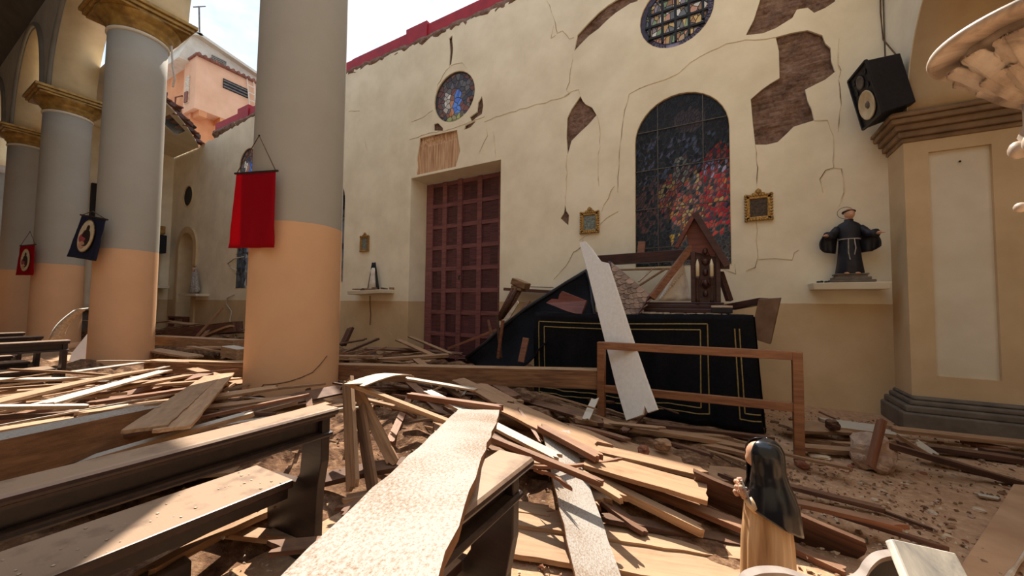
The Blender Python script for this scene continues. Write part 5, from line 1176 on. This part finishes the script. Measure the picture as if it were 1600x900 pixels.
# curved tile border at the lower right
rows = []
for i in range(25):
    t = i/24; l = onZ(lerp(1592, 1500, t)-12*S(PI*t*.5)*t, lerp(742, 905, t), .03); r = onZ(lerp(1690, 1545, t), lerp(742, 935, t), .03); rows.append([l.lerp(r, k/4) for k in range(5)])
struct(MB().sheet(rows, V((0, 0, -.05))).build('trim_1', M['step']), 'worn tan border of the floor at the lower right')
struct(MB().tube([r[-1]+V((.01, 0, .0)) for r in rows], [.008+.006*RND.random() for _ in rows], 6).build('trim_2', M['chip']), 'chipped white edge of the floor border')

# ================================================================== NUN STATUE
ND = 1.62
nb = atD(1199, 845, ND); nb.z = 0; HN = .93
ns = thing('nun_statue', 'painted nun statue with glossy black veil and tan robe seen from the side', 'statue', tuple(nb))
fd = (-RT); fd.z = 0; fd.normalize(); fd = (Matrix.Rotation(math.radians(-14), 3, 'Z') @ fd); sd_ = V((-fd.y, fd.x, 0))
def NL(x, y, z): return nb+fd*x+sd_*y+V((0, 0, z))
def nl(mb): mb.v = [NL(*v) for v in mb.v]; return mb
b = MB(); b.lathe([(.125, 0), (.13, .02), (.12, .04)], (0, 0, 0), 24); nl(b).build('plinth', M['stonebase'], ns, True)
b = MB(); loft(b, [(.03, .0, 0, .106, .1, .05), (.15, 0, 0, .104, .098, .05), (.35, 0, 0, .1, .093, .05), (.5, 0, 0, .096, .088, .04), (.6, .0, 0, .088, .08, .02), (.66, .004, 0, .08, .072, .0), (.72, 0, 0, .055, .06, 0), (.77, 0, 0, .04, .045, 0), (.79, .005, 0, .033, .033, 0)], 60, 15); nl(b).build('robe', M['robe'], ns, True)
q = MB(); Mh = head(q, (0, 0, 0), .12, (1, 0, 0)); q.v = [Matrix.Rotation(.22, 3, 'Y') @ v+V((.026, 0, .855)) for v in q.v]; q.tube([(.008, 0, .74), (.015, 0, .82)], .03, 10); nl(q).build('face', M['skin'], ns, True)
prof_ = [(HN, .004, .0), (HN-.006, .03, .004), (HN-.02, .052, .006), (HN-.05, .066, .006), (HN-.09, .068, .004), (HN-.135, .066, .0), (HN-.18, .072, -.006), (HN-.225, .086, -.01), (HN-.27, .098, -.01), (HN-.32, .106, -.008), (HN-.38, .112, -.006), (HN-.44, .116, -.004)]
rows = []
for i in range(30):
    v = i/29; r = []
    for j in range(49):
        open_ = 2.6 if v < .35 else lerp(2.6, 2.85, min(1, (v-.35)/.25)); a = lerp(-open_, open_, j/48)+PI; back = (1-Cc(a))/2
        z = HN-(HN-lerp(.655, .55, back**1.3))*v
        k = 0
        while k < len(prof_)-2 and prof_[k+1][0] > z: k += 1
        t = (prof_[k][0]-z)/(prof_[k][0]-prof_[k+1][0]); rr = lerp(prof_[k][1], prof_[k+1][1], t); cx = lerp(prof_[k][2], prof_[k+1][2], t)
        fold = 1+.045*S(a*8)*max(0, v-.4)*(.3+back)
        r.append((cx+rr*Cc(a)*fold*1.04, rr*S(a)*fold*.96, z))
    rows.append(r)
nl(MB().sheet(rows, .005)).build('veil', M['veil'], ns, True)
for s_ in (-1, 1):
    el, wr_ = V((.06, s_*.05, .655)), V((.078, s_*.03, .68))
    nl(MB().tube([V((.04, s_*.04, .66)), el, el.lerp(wr_, .5), wr_], [.022, .026, .026, .022], 12)).build('sleeve', M['robe'], ns, True)
    nl(hand((.08, s_*.022, .685), (.55, -s_*.4, .5), (.7, 0, -.6), .6, .35, -s_)).build('hand', M['skin'], ns, True)
q = MB(); rnd = random.Random(3)
for k in range(18): q.ball((.102+rnd.uniform(-.018, .014), rnd.uniform(-.045, .045), .705+rnd.uniform(-.04, .03)), rnd.uniform(.008, .013), n=8, m=6)
tag(nl(q).build('rose_bunch', M['rose'], ns, True), None, None, None, 'stuff')
q = MB(); q.tube([(.11, .045, .76), (.075, .06, .66)], .005, 6); q.tube([(.088, .035, .725), (.108, .065, .735)], .0045, 6); nl(q).build('crucifix', M['grey'], ns)

# ================================================================== PRAYER DESK AT THE LOWER RIGHT
pd_ = thing('prayer_desk', 'dusty prayer desk with scroll-cut black side at the lower right corner', 'prayer desk', tuple(atD(1300, 1000, 1.1)))
prof = [(1150, 930), (1156, 912), (1164, 901), (1175, 895), (1192, 891), (1218, 891), (1241, 896), (1264, 904), (1290, 910), (1318, 909), (1338, 904), (1349, 895), (1356, 883), (1370, 870), (1388, 865), (1403, 866), (1425, 880)]
def catmull(P, m=5):
    out = []
    for i in range(len(P)-1):
        p0, p1, p2, p3 = P[max(i-1, 0)], P[i], P[i+1], P[min(i+2, len(P)-1)]
        for k in range(m):
            t = k/m; out.append(tuple(.5*((2*b)+(c-a)*t+(2*a-5*b+4*c-d)*t*t+(3*b-a-3*c+d)*t**3) for a, b, c, d in zip(p0, p1, p2, p3)))
    return out+[P[-1]]
prof = catmull(prof)
top_ = [atD(x, y, lerp(1.0, 1.12, (x-1150)/275)) for x, y in prof]
low = [atD(1425, 1400, 1.12), atD(1150, 1400, 1.0)]
for p in low: p.z = .0
MB().sheet([[p-V((0, 0, .014)) for p in top_], [V((p.x, p.y, .0)) for p in top_]], V((-.006, .015, 0))).build('side_panel', M['black'], pd_)
MB().sheet([[p+V((.004, -.01, .0)) for p in top_], [p+V((-.007, .016, .0)) for p in top_]], V((0, 0, -.012))).build('scroll_edge', M['dustgrey'], pd_)
dk = [atD(1393, 841, 1.06), atD(1494, 864, 1.14), None, atD(1428, 925, .95)]; dk[2] = dk[1]+dk[3]-dk[0]
nk = (dk[1]-dk[0]).cross(dk[3]-dk[0]).normalized(); nk = -nk if nk.dot(CAM-dk[0]) < 0 else nk
tag(slab(MB(), dk, nk*-.022).build('slanted_top', M['worn'], pd_, bevel=.006), 'worn cream slanted board')
MB().bar(dk[3].lerp(dk[2], .5)-V((0, 0, .05)), V((dk[3].x+.02, dk[3].y+.05, 0)), .05, .1).build('front_board', M['black'], pd_)

# ================================================================== MARBLE FONT AT THE UPPER RIGHT
fa = atD(1648, 60, 1.34); zr = 2.49; K_ = .74
KM = (Matrix.Translation((fa.x, fa.y, zr)) @ Matrix.Diagonal((K_, K_, K_, 1)) @ Matrix.Translation((-fa.x, -fa.y, -zr)))
ft = thing('marble_font', 'carved marble basin with leaf-shaped underside high at the right edge', 'basin', (fa.x, fa.y, 0))
c0 = (fa.x, fa.y, 0)
MB().lathe([(.28, zr-.012), (.395, zr-.012), (.41, zr-.004), (.415, zr+.012), (.41, zr+.026), (.36, zr+.032), (.33, zr+.01)], c0, 64).xf(KM).build('rim', M['marble'], ft, True)
MB().lathe([(.09, zr-.26), (.13, zr-.21), (.2, zr-.12), (.27, zr-.05), (.29, zr-.01)], c0, 56, fold=lambda a, z: 1+.035*abs(S(8*a))).xf(KM).build('bowl', M['marble'], ft, True)
for tier, (n_, r0_, z0_, r1_, z1_, wd) in enumerate(((13, .10, zr-.285, .345, zr-.06, .072), (11, .10, zr-.32, .25, zr-.17, .05))):
    for k in range(n_):
        a = 2*PI*(k+.5*tier)/n_; d = V((Cc(a), S(a), 0)); s_ = V((-S(a), Cc(a), 0)); rows = []; R = 24
        for i in range(R+1):
            t = i/R; rr = lerp(r0_, r1_, t); zz = lerp(z0_, z1_, t**1.25)-.012*S(PI*t)-.02*max(0, t-.8)*5*t
            env = (.35+.65*S(PI*min(.5, t*.75)))*(1 if t < .72 else math.sqrt(max(0.02, 1-((t-.72)/.28)**2))); w_ = wd*env*(1-(.13 if (i % 4) in (0, 3) and t > .45 else 0))
            rows.append([V((fa.x, fa.y, zz))+d*rr+s_*(w_*j/6)+V((0, 0, .03*(abs(j)/6)**1.6*env+.009*(j % 2)-.012*(j == 0)))+d*(.012*(abs(j)/6)**2*-1) for j in range(-6, 7)])
        MB().sheet(rows, .008).xf(KM).build('carved_leaf', M['marble'], ft, True)
MB().lathe([(.11, -.8), (.11, .3), (.06, .5), (.07, 1.2), (.055, 1.6), (.1, 1.74), (.06, 1.8), (.085, 1.92), (.12, 2.0), (.1, 2.06), (.1, zr-.26)], c0, 32, fold=lambda a, z: 1+.06*S(7*a+z*9)).xf(KM).build('stem', M['marble'], ft, True)
for k in range(7):
    a = 2*PI*k/7; MB().ball((fa.x+.12*Cc(a), fa.y+.12*S(a), 1.95), .035, .035, .045, 10, 7).xf(KM).build('curl', M['marble'], ft, True); MB().ball((fa.x+.12*Cc(a), fa.y+.12*S(a), 1.66), .025, n=10, m=7).xf(KM).build('bead', M['marble'], ft, True)
# ------------------------------------------------------------------ tidy
for o in bpy.data.objects:
    if '_o' in o: del o['_o']
